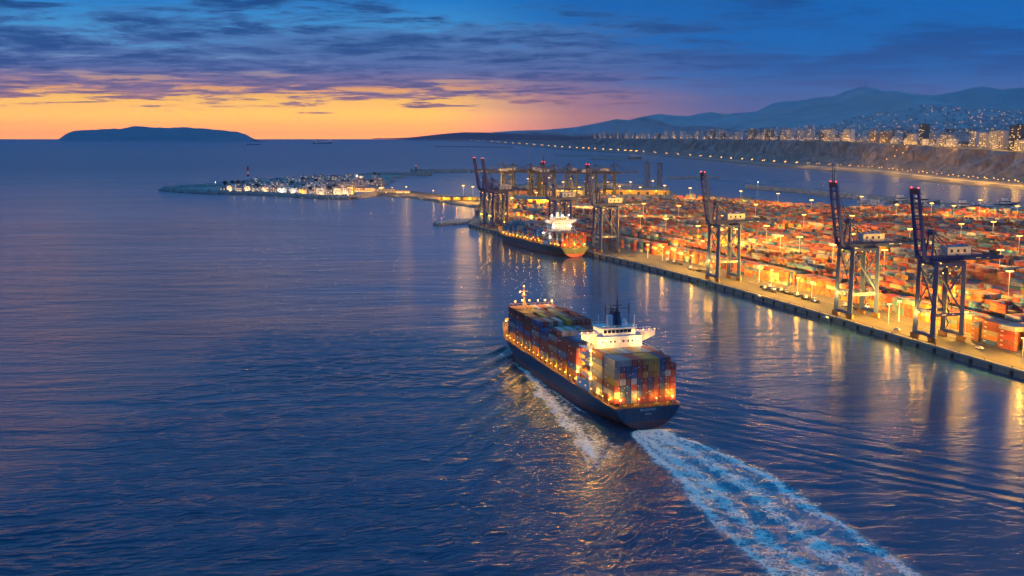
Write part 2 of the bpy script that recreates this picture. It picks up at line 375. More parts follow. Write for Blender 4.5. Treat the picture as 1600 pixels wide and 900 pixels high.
    b.inputs['IOR'].default_value = 1.333; b.inputs['Specular IOR Level'].default_value = 0.36; b.inputs['Specular Tint'].default_value = (0.7, 0.95, 1.0, 1)
    return m
M['sea'] = sea_material()

# wake outlines: (row of the photo, left edge, right edge) laid on the water plane
wk = [(672,990,1040),(682,985,1062),(700,1000,1118),(720,1018,1160),(750,1044,1224),(780,1066,1274),(810,1088,1316),(850,1128,1378),(900,1180,1458),(960,1240,1550),(1060,1330,1690)]
wl = np.array([G(l, r)[:2] for r, l, _ in wk][::-1]); wr = np.array([G(q, r)[:2] for r, _, q in wk][::-1])
sd_ = [(562,806,822),(575,812,836),(600,822,862),(625,836,890),(650,856,918),(680,880,955),(705,896,978),(730,908,975),(760,914,955)]
sl = np.array([G(l, r)[:2] for r, l, _ in sd_][::-1]); sr = np.array([G(q, r)[:2] for r, _, q in sd_][::-1])
gx0, gx1, gy0, gy1, st = -190.0, 260.0, 250.0, 660.0, 0.75
nx = int((gx1-gx0)/st)+1; ny = int((gy1-gy0)/st)+1
gx = np.linspace(gx0, gx1, nx); gy = np.linspace(gy0, gy1, ny); XX, YY = np.meshgrid(gx, gy)
edge = np.clip(np.minimum(np.minimum(XX-gx0, gx1-XX), np.minimum(YY-gy0, gy1-YY))/50.0, 0, 1); edge = edge*edge*(3-2*edge)
# wind waves
Hh = np.zeros_like(XX)
for i in range(26):
    lam = 3.4*1.17**(i % 13)*(0.9+0.2*rng.random()); th = radians(90+9+rng.normal(0, 26)); k = 2*pi/lam
    Hh += 0.0075*lam**0.8*np.sin(k*(XX*cos(th)+YY*sin(th)) + rng.random()*6.28 + 2.2*fbm(XX*0.02+i, YY*0.03, 2, i))
Hh *= (0.30+0.45*fbm(XX*0.018, YY*0.03, 3, 5))*(1-0.6*np.clip((XX+0.31*YY-120)/150, 0, 1))
# ship frame
S = (XX-SHIP[0])*fx + (YY-SHIP[1])*fy; L = -(XX-SHIP[0])*fy + (YY-SHIP[1])*fx       # L to port
def wake_arm(s0, l0, side, amp, lam, spread, decay, ang, wid):
    """divergent wave train that leaves (s0, l0) on one side"""
    b = s0 - S; l = side*(L - l0); bb = np.maximum(b, 1e-3)
    centre = bb*spread
    env = np.exp(-((l-centre)/(wid+0.10*bb))**2)*np.clip(b/10, 0, 1)*np.exp(-bb/decay)
    ph = 2*pi/lam*((-b)*cos(ang)*1.0 + l*sin(ang))
    ph = ph + 5.0*(fbm(XX*0.022, YY*0.022, 3, 9)-0.5)
    sw = np.sin(ph); return amp*env*(sw + 0.35*np.sin(2*ph+0.6))
Hh += wake_arm(186, 2, 1, 1.0, 13.0, 0.30, 130, radians(52), 9)
Hh += wake_arm(176, 2, 1, 0.5, 9.0, 0.22, 110, radians(57), 8)
Hh += wake_arm(186, -2, -1, 0.6, 13.0, 0.30, 110, radians(52), 9)
Hh += wake_arm(30, -13, -1, 0.32, 8.5, 0.42, 75, radians(57), 12)
Hh += wake_arm(60, -14, -1, 0.24, 11.0, 0.45, 95, radians(57), 16)
Hh += wake_arm(2, 12, 1, 0.55, 9.5, 0.36, 130, radians(55), 12)
# churned wake, foam amount
def band(tl, tr):
    xl = np.interp(YY, tl[:,1], tl[:,0]); xr = np.interp(YY, tr[:,1], tr[:,0])
    wob = 3.0*(fbm(XX*0.09, YY*0.09, 4, 21)-0.5)*2
    return (XX-xl+wob)/np.maximum(xr-xl, 0.5), xr-xl
U, Wd = band(wl, wr); yst = wl[-1,1]
back = np.clip((yst+1.5-YY)/4.0, 0, 1)
ins = np.clip(U/0.10, 0, 1)*np.clip((1-U)/0.10, 0, 1)*back
dist_b = np.maximum(yst-YY, 0)
fade = np.exp(-dist_b/420.0)
g = lambda c, s_: np.exp(-((U-c)/s_)**2)
streak = 0.8*g(0.10, 0.075) + 0.66*g(0.30, 0.09) + 0.62*g(0.60, 0.10) + 0.78*g(0.91, 0.07) + 0.24
nse = fbm(XX*0.05, YY*0.035, 4, 33)
foam = ins*fade*np.clip(streak*(0.40+1.0*nse), 0, 1.0)
foam = np.maximum(foam, ins*np.exp(-dist_b/28.0)*(0.72+0.5*nse))
out = np.exp(-np.maximum(np.maximum(-U, U-1), 0)*Wd/3.0)*back*fade*0.30*(nse > 0.42)
foam = np.maximum(foam, out)
churn = ins*(0.25+0.75*np.exp(-dist_b/260))
U2, Wd2 = band(sl, sr)
in2 = np.clip(U2/0.18, 0, 1)*np.clip((1-U2)/0.2, 0, 1)*np.clip((sl[-1,1]-YY)/6, 0, 1)*np.clip((YY-sl[0,1])/40, 0, 1)
f2_ = 0.86*in2*(0.36+0.38*np.exp(-((U2-0.35)/0.2)**2)+0.22*np.clip((YY-430)/100, 0, 1))*(0.55+0.85*fbm(XX*0.07, YY*0.07, 4, 44))
hullfoam = np.exp(-((np.abs(L)-15.6-0.7*fbm(XX*0.1, YY*0.1, 3, 3))/0.8)**2)*np.clip((S-12)/20, 0, 1)*np.clip((150-S)/20, 0, 1)*0.6
bw = np.clip(1-np.abs(np.abs(L)-np.clip((188-S)*0.55, 0, 15.5))/2.2, 0, 1)*np.clip((S-140)/20, 0, 1)*np.clip((190-S)/3, 0, 1)
foam = np.clip(np.maximum(np.maximum(foam, f2_), np.maximum(hullfoam, bw*0.95)), 0, 1)
# bow wave crest that peels away to port
b_ = 184-S; crest = np.exp(-((L-2-b_*0.36)/1.3)**2)*np.clip(b_/4, 0, 1)*np.clip((60-b_)/40, 0, 1)
foam = np.maximum(foam, 0.62*crest*(0.4+fbm(XX*0.12, YY*0.12, 3, 8)))
churn = np.clip(np.maximum(np.maximum(churn, in2*0.15), bw*0.6), 0, 1)
Hh += churn*0.75*(fbm(XX*0.17, YY*0.15, 4, 55)-0.47)*2*np.clip(0.4+np.exp(-dist_b/120), 0, 1)
hump = np.exp(-((S+7)/5.0)**2 - ((L)/6.5)**2); Hh += 1.5*hump
Hh *= edge
ship_in = (np.abs(L) < 11) & (S > 6) & (S < 170); Hh[ship_in] = -0.6
V = np.stack([XX, YY, Hh], -1).reshape(-1, 3)
ii = np.arange(nx*ny).reshape(ny, nx)
F = np.stack([ii[:-1,:-1], ii[:-1,1:], ii[1:,1:], ii[1:,:-1]], -1).reshape(-1, 4)
# the rest of the sea: eight sheets round the wave patch
BX, BY0, BY1 = 14000.0, -600.0, 24000.0
xs = [-BX, gx0, gx1, BX]; ys = [BY0, gy0, gy1, BY1]
ov = np.array([(x, y, 0) for y in ys for x in xs], float); nb = len(V)
of = np.array([(nb+j*4+i, nb+j*4+i+1, nb+(j+1)*4+i+1, nb+(j+1)*4+i) for j in range(3) for i in range(3) if not (i == 1 and j == 1)])
V = np.vstack([V, ov]); F = np.vstack([F, of])
fa = np.concatenate([foam.ravel(), np.zeros(16)]); ca = np.concatenate([churn.ravel(), np.zeros(16)])
me = np_mesh('sea', V, F, M['sea'], smooth=True, attrs={'foam': ('FLOAT', 'POINT', fa), 'churn': ('FLOAT', 'POINT', ca)})
tag(obj('sea', me), kind='structure')

# ------------------------------------------------------------------ coast: beach, cliff, plateau, hills (one sheet of terrain)
def itp(tab, x): return np.interp(x, [t[0] for t in tab], [t[1] for t in tab])
shore_r = [(585,216.6),(640,217.2),(700,219.5),(760,223),(820,228.5),(880,234.5),(930,237.5),(1000,241.5),(1100,251),(1200,261),(1300,268.5),(1367,271),(1460,285.7),(1553,294),(1600,297),(1700,306),(1800,318)]
road_r = [(585,216.2),(640,216.8),(700,218.7),(760,221.5),(820,226),(880,231.5),(930,234.5),(1000,239),(1100,247.5),(1200,255.5),(1300,262),(1367,266.5),(1483,280),(1600,291.5),(1700,300),(1800,311)]
base_r = [(585,215.9),(640,216.4),(700,218),(760,220),(820,224),(880,229),(930,232),(1000,236),(1100,243.5),(1200,251),(1300,256.5),(1367,262),(1483,270.5),(1600,279),(1700,286),(1800,294)]
topz = [(585,6),(640,8),(760,14),(830,35),(880,60),(930,82),(1000,86),(1100,88),(1200,90),(1300,88),(1400,80),(1480,74),(1600,66),(1800,62)]
pxs = np.concatenate([np.arange(585, 900, 5.0), np.arange(900, 1800, 1.5)])
def world_cols(tab, z, px): 
    a = np.array([G(p, r, z) for p, r in zip(px, itp(tab, px))]); return a[:, :2]
sh = world_cols(shore_r, 0, pxs); rd = world_cols(road_r, 3, pxs); cb = world_cols(base_r, 5, pxs)
# plan direction inland: away from the shore line, smoothed
tan = np.gradient(cb, axis=0); 
kern = np.ones(41)/41
tan = np.stack([np.convolve(np.pad(tan[:, i], 20, 'edge'), kern, 'valid') for i in range(2)], 1)
tan /= np.linalg.norm(tan, axis=1)[:, None]; inl = np.stack([-tan[:,1], tan[:,0]], 1)
inl[inl[:,1] < 0] *= -1
def itz(px): return itp(topz, px)
tz = itz(pxs)
arc = np.concatenate([[0], np.cumsum(np.linalg.norm(np.diff(cb, axis=0), axis=1))])
rows = []; 
def row(xy, z): rows.append(np.column_stack([xy, np.broadcast_to(z, len(xy))]))
row(sh - inl*25, -3.0); row(sh, 0.25); row(sh*0.45+rd*0.55, 1.6); row(rd, 3.0)
row(rd*0.4+cb*0.6, 3.6)
row(cb, 5.0)
NR = 14
for k in range(1, NR+1):
    u = k/NR
    gul = (1-np.abs(2*vnoise(arc/55.0, np.full_like(arc, u*1.3), 3)-1))**1.5*0.65 + (1-np.abs(2*vnoise(arc/23.0, np.full_like(arc, u*2.0), 4)-1))*0.35
    depth = tz*0.75*u + 58*(gul-0.3)*sin(pi*min(1, u*0.93))*np.clip(tz/60, 0, 1) + 10*fbm(arc/16, np.full_like(arc, u*6), 3, 6)*u
    zz = 5 + (tz-5)*(u**0.92) + (2.5*(fbm(arc/12, np.full_like(arc, u*9), 3, 2)-0.5) if k < NR else 0)
    row(cb + inl*depth[:, None], zz)
edge_xy = rows[-1][:, :2].copy()
plat = [25, 80, 200, 420, 800, 1300]
for d in plat: row(edge_xy + inl*d, tz + 1.0 + 1.5*fbm(arc/150, np.full_like(arc, d/100.), 2, 8))
ridge = [(560,216.5),(600,216),(640,214.8),(662,212.5),(685,210),(700,208.5),(725,206.5),(765,207),(807,204),(850,203),(900,198.5),(940,191),(962,186),(982,187.5),(1005,182),(1030,178),(1050,180),(1075,181.5),(1095,177),(1112,174.5),(1125,179),(1150,176.5),(1175,175),(1200,171),(1225,166),(1250,162),(1275,157),(1297,152.5),(1320,143),(1343,136.5),(1352,136),(1367,139),(1390,144.5),(1413,149.5),(1430,147),(1453,149),(1483,156),(1515,157),(1542,159),(1575,167),(1600,172),(1700,178),(1800,184)]
rz = itp(ridge, pxs)
RD = np.interp(pxs, [585, 800, 1000, 1800], [21500, 18500, 12500, 9500])
last = rows[-1]
ks = np.linspace(0.04, 1, 30)
rx = np.array([GD(p, r, d) for p, r, d in zip(pxs, rz, RD)])
for k in ks:
    xy = last[:, :2]*(1-k) + rx[:, :2]*k
    f = k**1.5
    spur = (fbm(xy[:,0]/900, xy[:,1]/1400, 5, 12)-0.47)*2
    z = last[:,2]*(1-f) + rx[:,2]*f + spur*0.34*(rx[:,2]-last[:,2])*sin(pi*min(k, 1)**1.3)*0.9
    z = np.minimum(z, last[:,2] + (rx[:,2]-last[:,2])*min(1, k+0.02)) if k < 0.97 else rx[:,2]
    rows.append(np.column_stack([xy, np.maximum(z, last[:,2]*0.9)]))
bk = rows[-1].copy(); bk[:,1] += 900; bk[:,0] *= 1.08; bk[:,2] = bk[:,2]*0.45; rows.append(bk)
R_ = np.array(rows); nr, nc = R_.shape[:2]
TERR = R_
ii = np.arange(nr*nc).reshape(nr, nc)
F = np.stack([ii[:-1,:-1], ii[:-1,1:], ii[1:,1:], ii[1:,:-1]], -1).reshape(-1, 4)
rowi = np.repeat(np.arange(nr-1), nc-1)
mi = np.where(rowi < 5, 0, np.where(rowi < 5+NR, 1, np.where(rowi < 5+NR+len(plat)+3, 2, 3)))
M['sand'] = mat('beach_sand', (0.15, 0.125, 0.11), 0.9, var=0.3, vscale=0.01)
M['cliff'] = mat('cliff_earth', (0.33, 0.25, 0.22), 0.95, var=0.5, vscale=0.03, bump=0.6, bscale=0.06)
ct = NT(M['cliff'].node_tree); cbs = ct.n['Principled BSDF']; ctc = ct.node('ShaderNodeTexCoord')
cw_ = ct.vadd(ct.vmul(ctc.outputs['Object'], (0.045, 0.03, 0.012)), (0, 0, 0)); cn = ct.noise(cw_, 1.0, 6, 0.7, 0.8); cn2 = ct.noise(ctc.outputs['Object'], 0.006, 4, 0.6)
ct.put(cbs.inputs['Base Color'], ct.mix(ct.smooth(cn2, 0.4, 0.62, 0, 0.55), ct.ramp(cn, [(0.32, (0.08,0.06,0.055)), (0.46, (0.20,0.15,0.135)), (0.56, (0.31,0.235,0.21)), (0.72, (0.52,0.40,0.35))]), (0.13, 0.105, 0.09, 1)))
M['plateau'] = mat('city_ground', (0.09, 0.085, 0.08), 0.9, var=0.4, vscale=0.01)
M['hill'] = mat('dry_hill', (0.42, 0.38, 0.38), 0.95, var=0.6, vscale=0.0022)
me = np_mesh('coast_terrain', R_.reshape(-1, 3), F, [M['sand'], M['cliff'], M['plateau'], M['hill']], smooth=True, mi=mi)
tag(obj('coast_terrain', me), kind='structure')
def terr_at(px, j):          # point of terrain row j in the column of photo column px
    return np.array([np.interp(px, pxs, TERR[j, :, i]) for i in range(3)])

def ridge_hill(name, outline, D, color, depth=2500):
    px = np.arange(outline[0][0], outline[-1][0], 2.0); pr = itp(outline, px)
    pr = pr + (fbm(px/9.0, px*0, 4, 31)-0.47)*1.6
    top = np.array([GD(p, r, D) for p, r in zip(px, pr)]); rws = []
    for k in np.linspace(0, 1, 14):
        y = D - depth*(1-k); q = top.copy(); q[:,1] = y; q[:,0] *= y/D
        q[:,2] = top[:,2]*k**1.25 + (fbm(q[:,0]/500, q[:,1]/500, 4, 61)-0.47)*top[:,2]*0.5*sin(pi*k)
        q[:,2] = np.minimum(q[:,2], CAM_H + (top[:,2]-CAM_H)*y/D*0.985) if k < 1 else q[:,2]
        rws.append(q)
    q = top.copy(); q[:,1] += depth*0.6; q[:,2] = -2; rws.append(q)
    A = np.array(rws); n, c_ = A.shape[:2]; ii = np.arange(n*c_).reshape(n, c_)
    F = np.stack([ii[:-1,:-1], ii[:-1,1:], ii[1:,1:], ii[1:,:-1]], -1).reshape(-1, 4)
    return tag(obj(name, np_mesh(name, A.reshape(-1,3), F, color, smooth=True)), kind='structure')
M['hill2'] = mat('far_hill', (0.40, 0.38, 0.38), 0.95, var=0.3, vscale=0.002)
ridge_hill('far_hills', [(1120,190),(1160,181),(1180,174.5),(1212,160),(1235,158),(1250,157.5),(1275,152.5),(1300,151),(1330,156),(1380,165),(1420,160),(1460,149),(1480,146),(1495,143),(1515,138),(1535,134),(1550,137),(1565,140.5),(1580,138.5),(1600,137),(1640,141),(1720,160),(1800,170)], 13200, M['hill2'])
isl = [(88,219.5),(95,215),(101,210.5),(108,207),(116,204.6),(130,203.2),(150,203),(165,201.5),(178,200.8),(188,201.6),(200,199),(212,196.6),(222,197.2),(240,198.9),(262,199.6),(284,198.6),(300,199.8),(330,201.8),(355,204.2),(372,206.2),(384,210),(392,215),(398,219.2)]
M['island'] = mat('island_rock', (0.30, 0.24, 0.22), 0.95, var=0.7, vscale=0.004)
ridge_hill('island', isl, 18600, M['island'], 900)

# coastal road at the foot of the cliff
mb = MB(); wd = 13.0
sel = np.arange(0, len(pxs), 2)
for s_ in (0,):
    a = rd[sel] - inl[sel]*wd; b = rd[sel] + inl[sel]*wd
    za = 3.35; n = len(sel)
    mb.add([(p[0], p[1], za) for p in a] + [(p[0], p[1], za+0.25) for p in b], [(i, i+1, n+i+1, n+i) for i in range(n-1)])
struct('coastal_road', mb, mat('coastal_road_asphalt', (0.30, 0.27, 0.24), 0.8, var=0.3, vscale=0.05))
for off, nm in ((-9, 'road_marking'), (9, 'road_marking')):
    a = rd[sel] + inl[sel]*(off-0.6); b = rd[sel] + inl[sel]*(off+0.6); mb = MB()
    mb.add([(p[0], p[1], 3.42+0.0096*(off+13)) for p in a] + [(p[0], p[1], 3.43+0.0096*(off+13)) for p in b], [(i, i+1, n+i+1, n+i) for i in range(n-1)])
    struct(nm, mb, M['white'])

# ------------------------------------------------------------------ haze
hz = MB(); hz.bb((-14300, -900, -9), (14300, 24500, 735))
hm = bpy.data.materials.new('haze_air'); hm.use_nodes = True; ht = NT(hm.node_tree); ht.n.clear()
pv = ht.node('ShaderNodeVolumePrincipled'); pv.inputs['Density'].default_value = 3.4e-5
pv.inputs['Color'].default_value = (0.40, 0.58, 0.90, 1); pv.inputs['Anisotropy'].default_value = 0.45
ht.l.new(pv.outputs[0], ht.node('ShaderNodeOutputMaterial').inputs['Volume'])
tag(obj('haze', hz, hm), kind='stuff')
# ================================================================== THE CONTAINER TERMINAL
ZQ = 4.0
def inside(poly, x, y):
    r = np.zeros(np.shape(x), bool); n = len(poly)
    for i in range(n):
        x1, y1 = poly[i]; x2, y2 = poly[(i+1) % n]
        if y1 == y2: continue
        c_ = ((y1 > y) != (y2 > y)) & (x < (x2-x1)*(y-y1)/(y2-y1)+x1); r ^= c_
    return r
# quay edge as a smooth line, from the near end to the far corner
qpx = np.array([(1790,636),(1700,606),(1600,578),(1480,546),(1390,520),(1280,489.5),(1236,478),(1140,448),(1040,421),(933,395),(865,381),(797,366),(733,349)], float)
q0 = np.array([G(a, b, ZQ)[:2] for a, b in qpx])
tq = np.concatenate([[0], np.cumsum(np.linalg.norm(np.diff(q0, axis=0), axis=1))])
fit = [np.polyfit(tq, q0[:, i], 4) for i in range(2)]
ts = np.linspace(0, tq[-1], 120); QL = np.stack([np.polyval(fit[i], ts) for i in range(2)], 1)
qs = np.concatenate([[0], np.cumsum(np.linalg.norm(np.diff(QL, axis=0), axis=1))]); QLEN = qs[-1]
QT = np.gradient(QL, qs, axis=0); QT /= np.linalg.norm(QT, axis=1)[:, None]
def Q(s, v=0.0):
    """point v metres inland of the quay edge, s metres from its near end; tangent angle"""
    s = np.asarray(s, float)
    p = [np.interp(s, qs, QL[:, i]) for i in range(2)]; t = [np.interp(s, qs, QT[:, i]) for i in range(2)]
    over = np.maximum(s-QLEN, 0) + np.minimum(s, 0)
    x = p[0] + t[0]*over + t[1]*v; y = p[1] + t[1]*over - t[0]*v
    return x, y, np.arctan2(t[1], t[0])
qpxs = np.array([PX(*p) for p in QL])
def Qpx(px): return float(np.interp(-px, -qpxs, qs))
# ground of the terminal
back = [(750,327),(756,312),(768,298),(785,289),(850,285),(960,284),(1040,292),(1060,307),(1143,315),(1255,326),(1400,331),(1600,338),(1800,346)]
term = [tuple(p) for p in QL] + [G(a, b, ZQ)[:2] for a, b in back] + [G(2100, 420, ZQ)[:2], G(2100, 600, ZQ)[:2]]
mb = MB(); mb.prism(term, -1.5, ZQ, 0, 1)
quay = struct('quay', mb, [M['wall'], M['asphalt']])
# apron strip, cope edge, crane rails (children of the quay)
def strip(v0, v1, z, name, m_, s0=0.0, s1=None, n=110, th=0.0):
    ss = np.linspace(s0, QLEN if s1 is None else s1, n); a = Q(ss, v0); b = Q(ss, v1); mb = MB()
    mb.add([(x, y, z) for x, y in zip(a[0], a[1])] + [(x, y, z) for x, y in zip(b[0], b[1])], [(i, i+1, n+i+1, n+i)[::-1] for i in range(n-1)])
    if th:
        mb.add([(x, y, z) for x, y in zip(a[0], a[1])] + [(x, y, z-th) for x, y in zip(a[0], a[1])], [(i, i+1, n+i+1, n+i) for i in range(n-1)])
        mb.add([(x, y, z) for x, y in zip(b[0], b[1])] + [(x, y, z-th) for x, y in zip(b[0], b[1])], [(i, i+1, n+i+1, n+i)[::-1] for i in range(n-1)])
    return obj(name, mb, m_, quay)
strip(1.3, 44, ZQ+0.02, 'apron', M['apron'])
strip(-0.25, 1.1, ZQ+0.28, 'cope', M['concrete'], th=0.8)
for v in (4.2, 5.0, 23.2, 24.0): strip(v-0.12, v+0.12, ZQ+0.09, 'crane_rail', M['rail'], th=0.08)
for v in (29.5, 33.5, 37.5, 41.5): strip(v-0.11, v+0.11, ZQ+0.026, 'lane_line', M['white'])
# wall panels with dark joints, fenders, bollards
pm = MB(); pm.box((0, 0, 0), (9.1, 0.3, 3.1)); pmesh = pm.mesh('wall_panel', M['wall'])
fm_ = MB(); fm_.box((0, -0.35, 0.0), (1.5, 0.7, 2.6)); fm_.box((0, -0.8, 0.05), (1.9, 0.25, 2.1)); fm_.tube((-0.5,-0.2,1.6), (-0.5,-0.9,0.9), 0.06); fm_.tube((0.5,-0.2,1.6), (0.5,-0.9,0.9), 0.06)
fmesh = fm_.mesh('fender', M['rubber'])
bo = MB(); bo.lathe([(0.42,0),(0.30,0.15),(0.26,0.5),(0.45,0.62),(0.4,0.8),(0.1,0.86)], n=8); bmesh_ = bo.mesh('bollard', M['dark'])
for i, s in enumerate(np.arange(30, QLEN-5, 9.6)):
    x, y, a = Q(s, -0.10); obj('wall_panel', pmesh, parent=quay, loc=(x, y, 1.75), rz=float(a))
for i, s in enumerate(np.arange(35, QLEN-5, 14.4)):
    x, y, a = Q(s, -0.3); obj('fender', fmesh, parent=quay, loc=(x, y, 1.6), rz=float(a)+pi)
for i, s in enumerate(np.arange(60, 620, 19.2)):
    x, y, a = Q(s, 0.45); o = obj('bollard', bmesh_, loc=(x, y, ZQ+0.28), rz=float(a)); tag(o, 'low black mooring bollard on the edge of the container quay', 'bollard', 'mooring bollards along the quay edge')

# ------------------------------------------------------------------ ship to shore cranes
def crane_parts(root, paint, boom_up=True, detail=True):
    """local x points inland, y along the quay; four legs on rails 19 m apart"""
    G_, L_ = 19.0, 15.5; zg = 43.0
    P = lambda n, mb, m_: obj(n, mb, m_, root)
    for x in (0, G_):
        for y in (-L_/2, L_/2):
            mb = MB(); mb.bar((x, y, 3.4), (x+(0.5 if x == 0 else -0.5), y*0.94, zg+2), 2.7, 2.4, 0, 2.4, 2.1); P('leg', mb, paint)
    for x in (0, G_):
        mb = MB(); mb.bar((x, -L_/2+0.9, 3.9), (x, L_/2-0.9, 3.9), 1.4, 1.8); mb.box((x, 0, 4.9), (1.0, 3, 0.25)); P('sill_beam', mb, paint)
        for y in (-L_/2, L_/2):
            mb = MB(); mb.box((x, y, 2.75), (1.0, 7.4, 0.8))
            for k in (-2.6, -0.9, 0.9, 2.6):
                mb.box((x, y+k, 1.75), (1.3, 1.3, 1.2), 0)
                for dy in (-0.38, 0.38): mb.tube((x-0.35, y+k+dy, 0.62), (x+0.35, y+k+dy, 0.62), 0.55, n=10)
            mb.box((x+0.9, y, 2.4), (0.7, 2.0, 1.0)); P('bogie', mb, M['bogie'])
    for y in (-L_/2, L_/2):
        mb = MB(); mb.bar((0.9, y*0.98, 15.6), (G_-0.9, y*0.98, 15.6), 1.2, 1.9); P('portal_beam', mb, paint)
        for a, b in (((0.4, 42), (G_-0.6, 17)), ((G_-0.6, 41), (9.6, 29.2))):
            mb = MB(); mb.bar((a[0], y*0.96, a[1]), (b[0], y*0.96, b[1]), 0.8); P('brace', mb, paint)
        mb = MB(); mb.bar((0.5, y*0.94, zg+0.6), (G_-0.5, y*0.94, zg+0.6), 1.2, 1.6); P('upper_beam', mb, paint)
    for x in (0.4, G_-0.4):
        mb = MB(); mb.bar((x, -L_/2, zg+1.4), (x, L_/2, zg+1.4), 1.7, 2.2); P('cross_beam', mb, paint)
    mb = MB(); mb.bar((0, -L_/2+0.9, 17.2), (0, L_/2-0.9, 17.2), 1.0, 1.6); P('portal_beam', mb, paint)
    for sg in (-1, 1):
        mb = MB(); mb.bar((0.3, sg*(L_/2-0.5), 18), (0.4, 0, 31.0), 0.55); mb.bar((0.4, 0, 31), (0.4, sg*(L_/2-1), 42), 0.55); P('brace', mb, paint)
    # girder with walkways
    for y in (-3.0, 3.0):
        mb = MB(); mb.bar((-4.5, y, zg+3.6), (G_+29, y, zg+3.6), 1.4, 2.7, 0, 1.2, 2.0)
        for k in range(12): mb.bar((-2+k*4.2, y*1.42, zg+4.2), (-2+k*4.2, y*1.42, zg+5.3), 0.09)
        mb.bar((-4.5, y*1.42, zg+5.3), (G_+28, y*1.42, zg+5.3), 0.1); mb.bar((-4.5, y*1.34, zg+4.15), (G_+28, y*1.34, zg+4.15), 1.0, 0.12); P('girder', mb, paint)
    mb = MB()
    for k in range(9): mb.bar((-3.5+k*6.2, -2.6, zg+3.4), (-3.5+k*6.2, 2.6, zg+3.4), 0.6, 0.9)
    P('girder_ties', mb, paint)['kind'] = 'stuff'
    # machinery house with doors and louvres
    mb = MB(); mb.box((G_-1.0, 0, zg+7.6), (15.5, 6.6, 4.6)); mb.box((G_-1.0, 0, zg+10.02), (15.9, 7.0, 0.24)); mb.box((G_+1.8, 0, zg+11.0), (4, 3, 0.9)); mb.box((G_-5, 0, zg+10.9), (2, 2, 0.7))
    mh = P('machinery_house', mb, M['house'])
    if detail:
        for x in (G_-6, G_-1.8, G_+2.6):
            for y in (-3.34, 3.34):
                mb = MB(); mb.box((x, y, zg+7.9), (1.6, 0.1, 1.7)); obj('louvre', mb, M['dark'], mh)
        mb = MB(); mb.box((G_-8.8, 0.8, zg+6.9), (0.1, 1.2, 2.3)); obj('door', mb, M['steel'], mh)
    mb = MB()
    mb.box((G_-1, 0, zg+5.1), (17, 8.2, 0.3))
    for y in (-4.05, 4.05): mb.bar((G_-9.5, y, zg+6.2), (G_+7.5, y, zg+6.2), 0.1)
    P('machinery_platform', mb, paint)
    mb = MB(); mb.box((G_+22, 0, zg+5.4), (5, 5, 1.3)); mb.box((G_+27, 0, zg+5.6), (1.6, 3, 1.8)); mb.tube((G_+24,-1.5,zg+6.4), (G_+24,1.5,zg+6.4), 0.9, n=8); P('winch', mb, M['dark'])
    # operator cab under the girder
    mb = MB(); mb.box((5.5, 0, zg-0.5), (3.0, 2.4, 2.6)); mb.box((5.5, 0, zg+1.2), (5, 3.2, 0.5)); cabn = P('operator_cab', mb, M['white'])
    mb = MB(); mb.box((3.97, 0, zg-0.4), (0.08, 2.1, 1.5)); mb.box((5.2, 0, zg-1.83), (1.8, 2.0, 0.06)); obj('cab_window', mb, M['glass'], cabn)
    # A-frame
    apex = (1.5, zg+18.0)
    for y in (-3.2, 3.2):
        mb = MB(); mb.bar((0.3, y, zg+2.5), (apex[0], y*0.62, apex[1]), 1.15, 1.15, 0, 0.9, 0.9); P('mast_leg', mb, paint)
        mb = MB(); mb.bar((apex[0], y*0.6, apex[1]), (G_-1, y, zg+4.6), 0.6); P('back_leg', mb, paint)
        mb = MB(); mb.bar((apex[0], y*0.5, apex[1]+0.4), (G_+20, y, zg+5), 0.36); P('backstay', mb, paint)
        mb = MB(); mb.bar((apex[0], y*0.5, apex[1]-0.3), (8.6, y*1.2, zg+4.5), 0.42); P('brace', mb, paint)
    mb = MB(); mb.box((apex[0], 0, apex[1]), (2.6, 5.4, 1.6)); mb.tube((apex[0]-0.6,-1.6,apex[1]+1.3), (apex[0]-0.6,1.6,apex[1]+1.3), 0.8, n=8); mb.box((apex[0],0,apex[1]+0.95), (4.2, 6.4, 0.15))
    for y in (-3.1, 3.1): mb.bar((apex[0]-2, y, apex[1]+2), (apex[0]+2, y, apex[1]+2), 0.1)
    P('mast_head', mb, paint)
    # boom: raised or lowered
    bl = 39.0; ang = radians(80.5) if boom_up else radians(0.5)
    dx, dz = -cos(ang), sin(ang); h0 = np.array((-4.6, 0, zg+3.6))
    pt = lambda d, y, off=0.0: h0 + np.array((dx*d + dz*off*(-1), y, dz*d + dx*off*(-1)))
    boom = None
    for y in (-3.2, 3.2):
        mb = MB(); mb.bar(pt(0, y), pt(bl, y), 1.15, 2.0, 0, 0.95, 1.5)
        mb.bar(pt(1, y*1.36, -0.9), pt(bl-1, y*1.36, -0.9), 0.12)
        b = P('boom_girder', mb, paint); boom = boom or b
    for d in (5, 11, 17, 23, 29, 34.5):
        mb = MB(); mb.bar(pt(d, -2.5), pt(d, 2.5), 0.5, 0.8); P('boom_tie', mb, paint)
    mb = MB(); mb.bar(pt(bl, -3.3), pt(bl, 3.3), 1.5, 2.2); mb.bar(pt(bl-1.5, -3.3), pt(bl-1.5, 3.3), 1.0, 1.6); P('boom_tip', mb, M['darkred'])
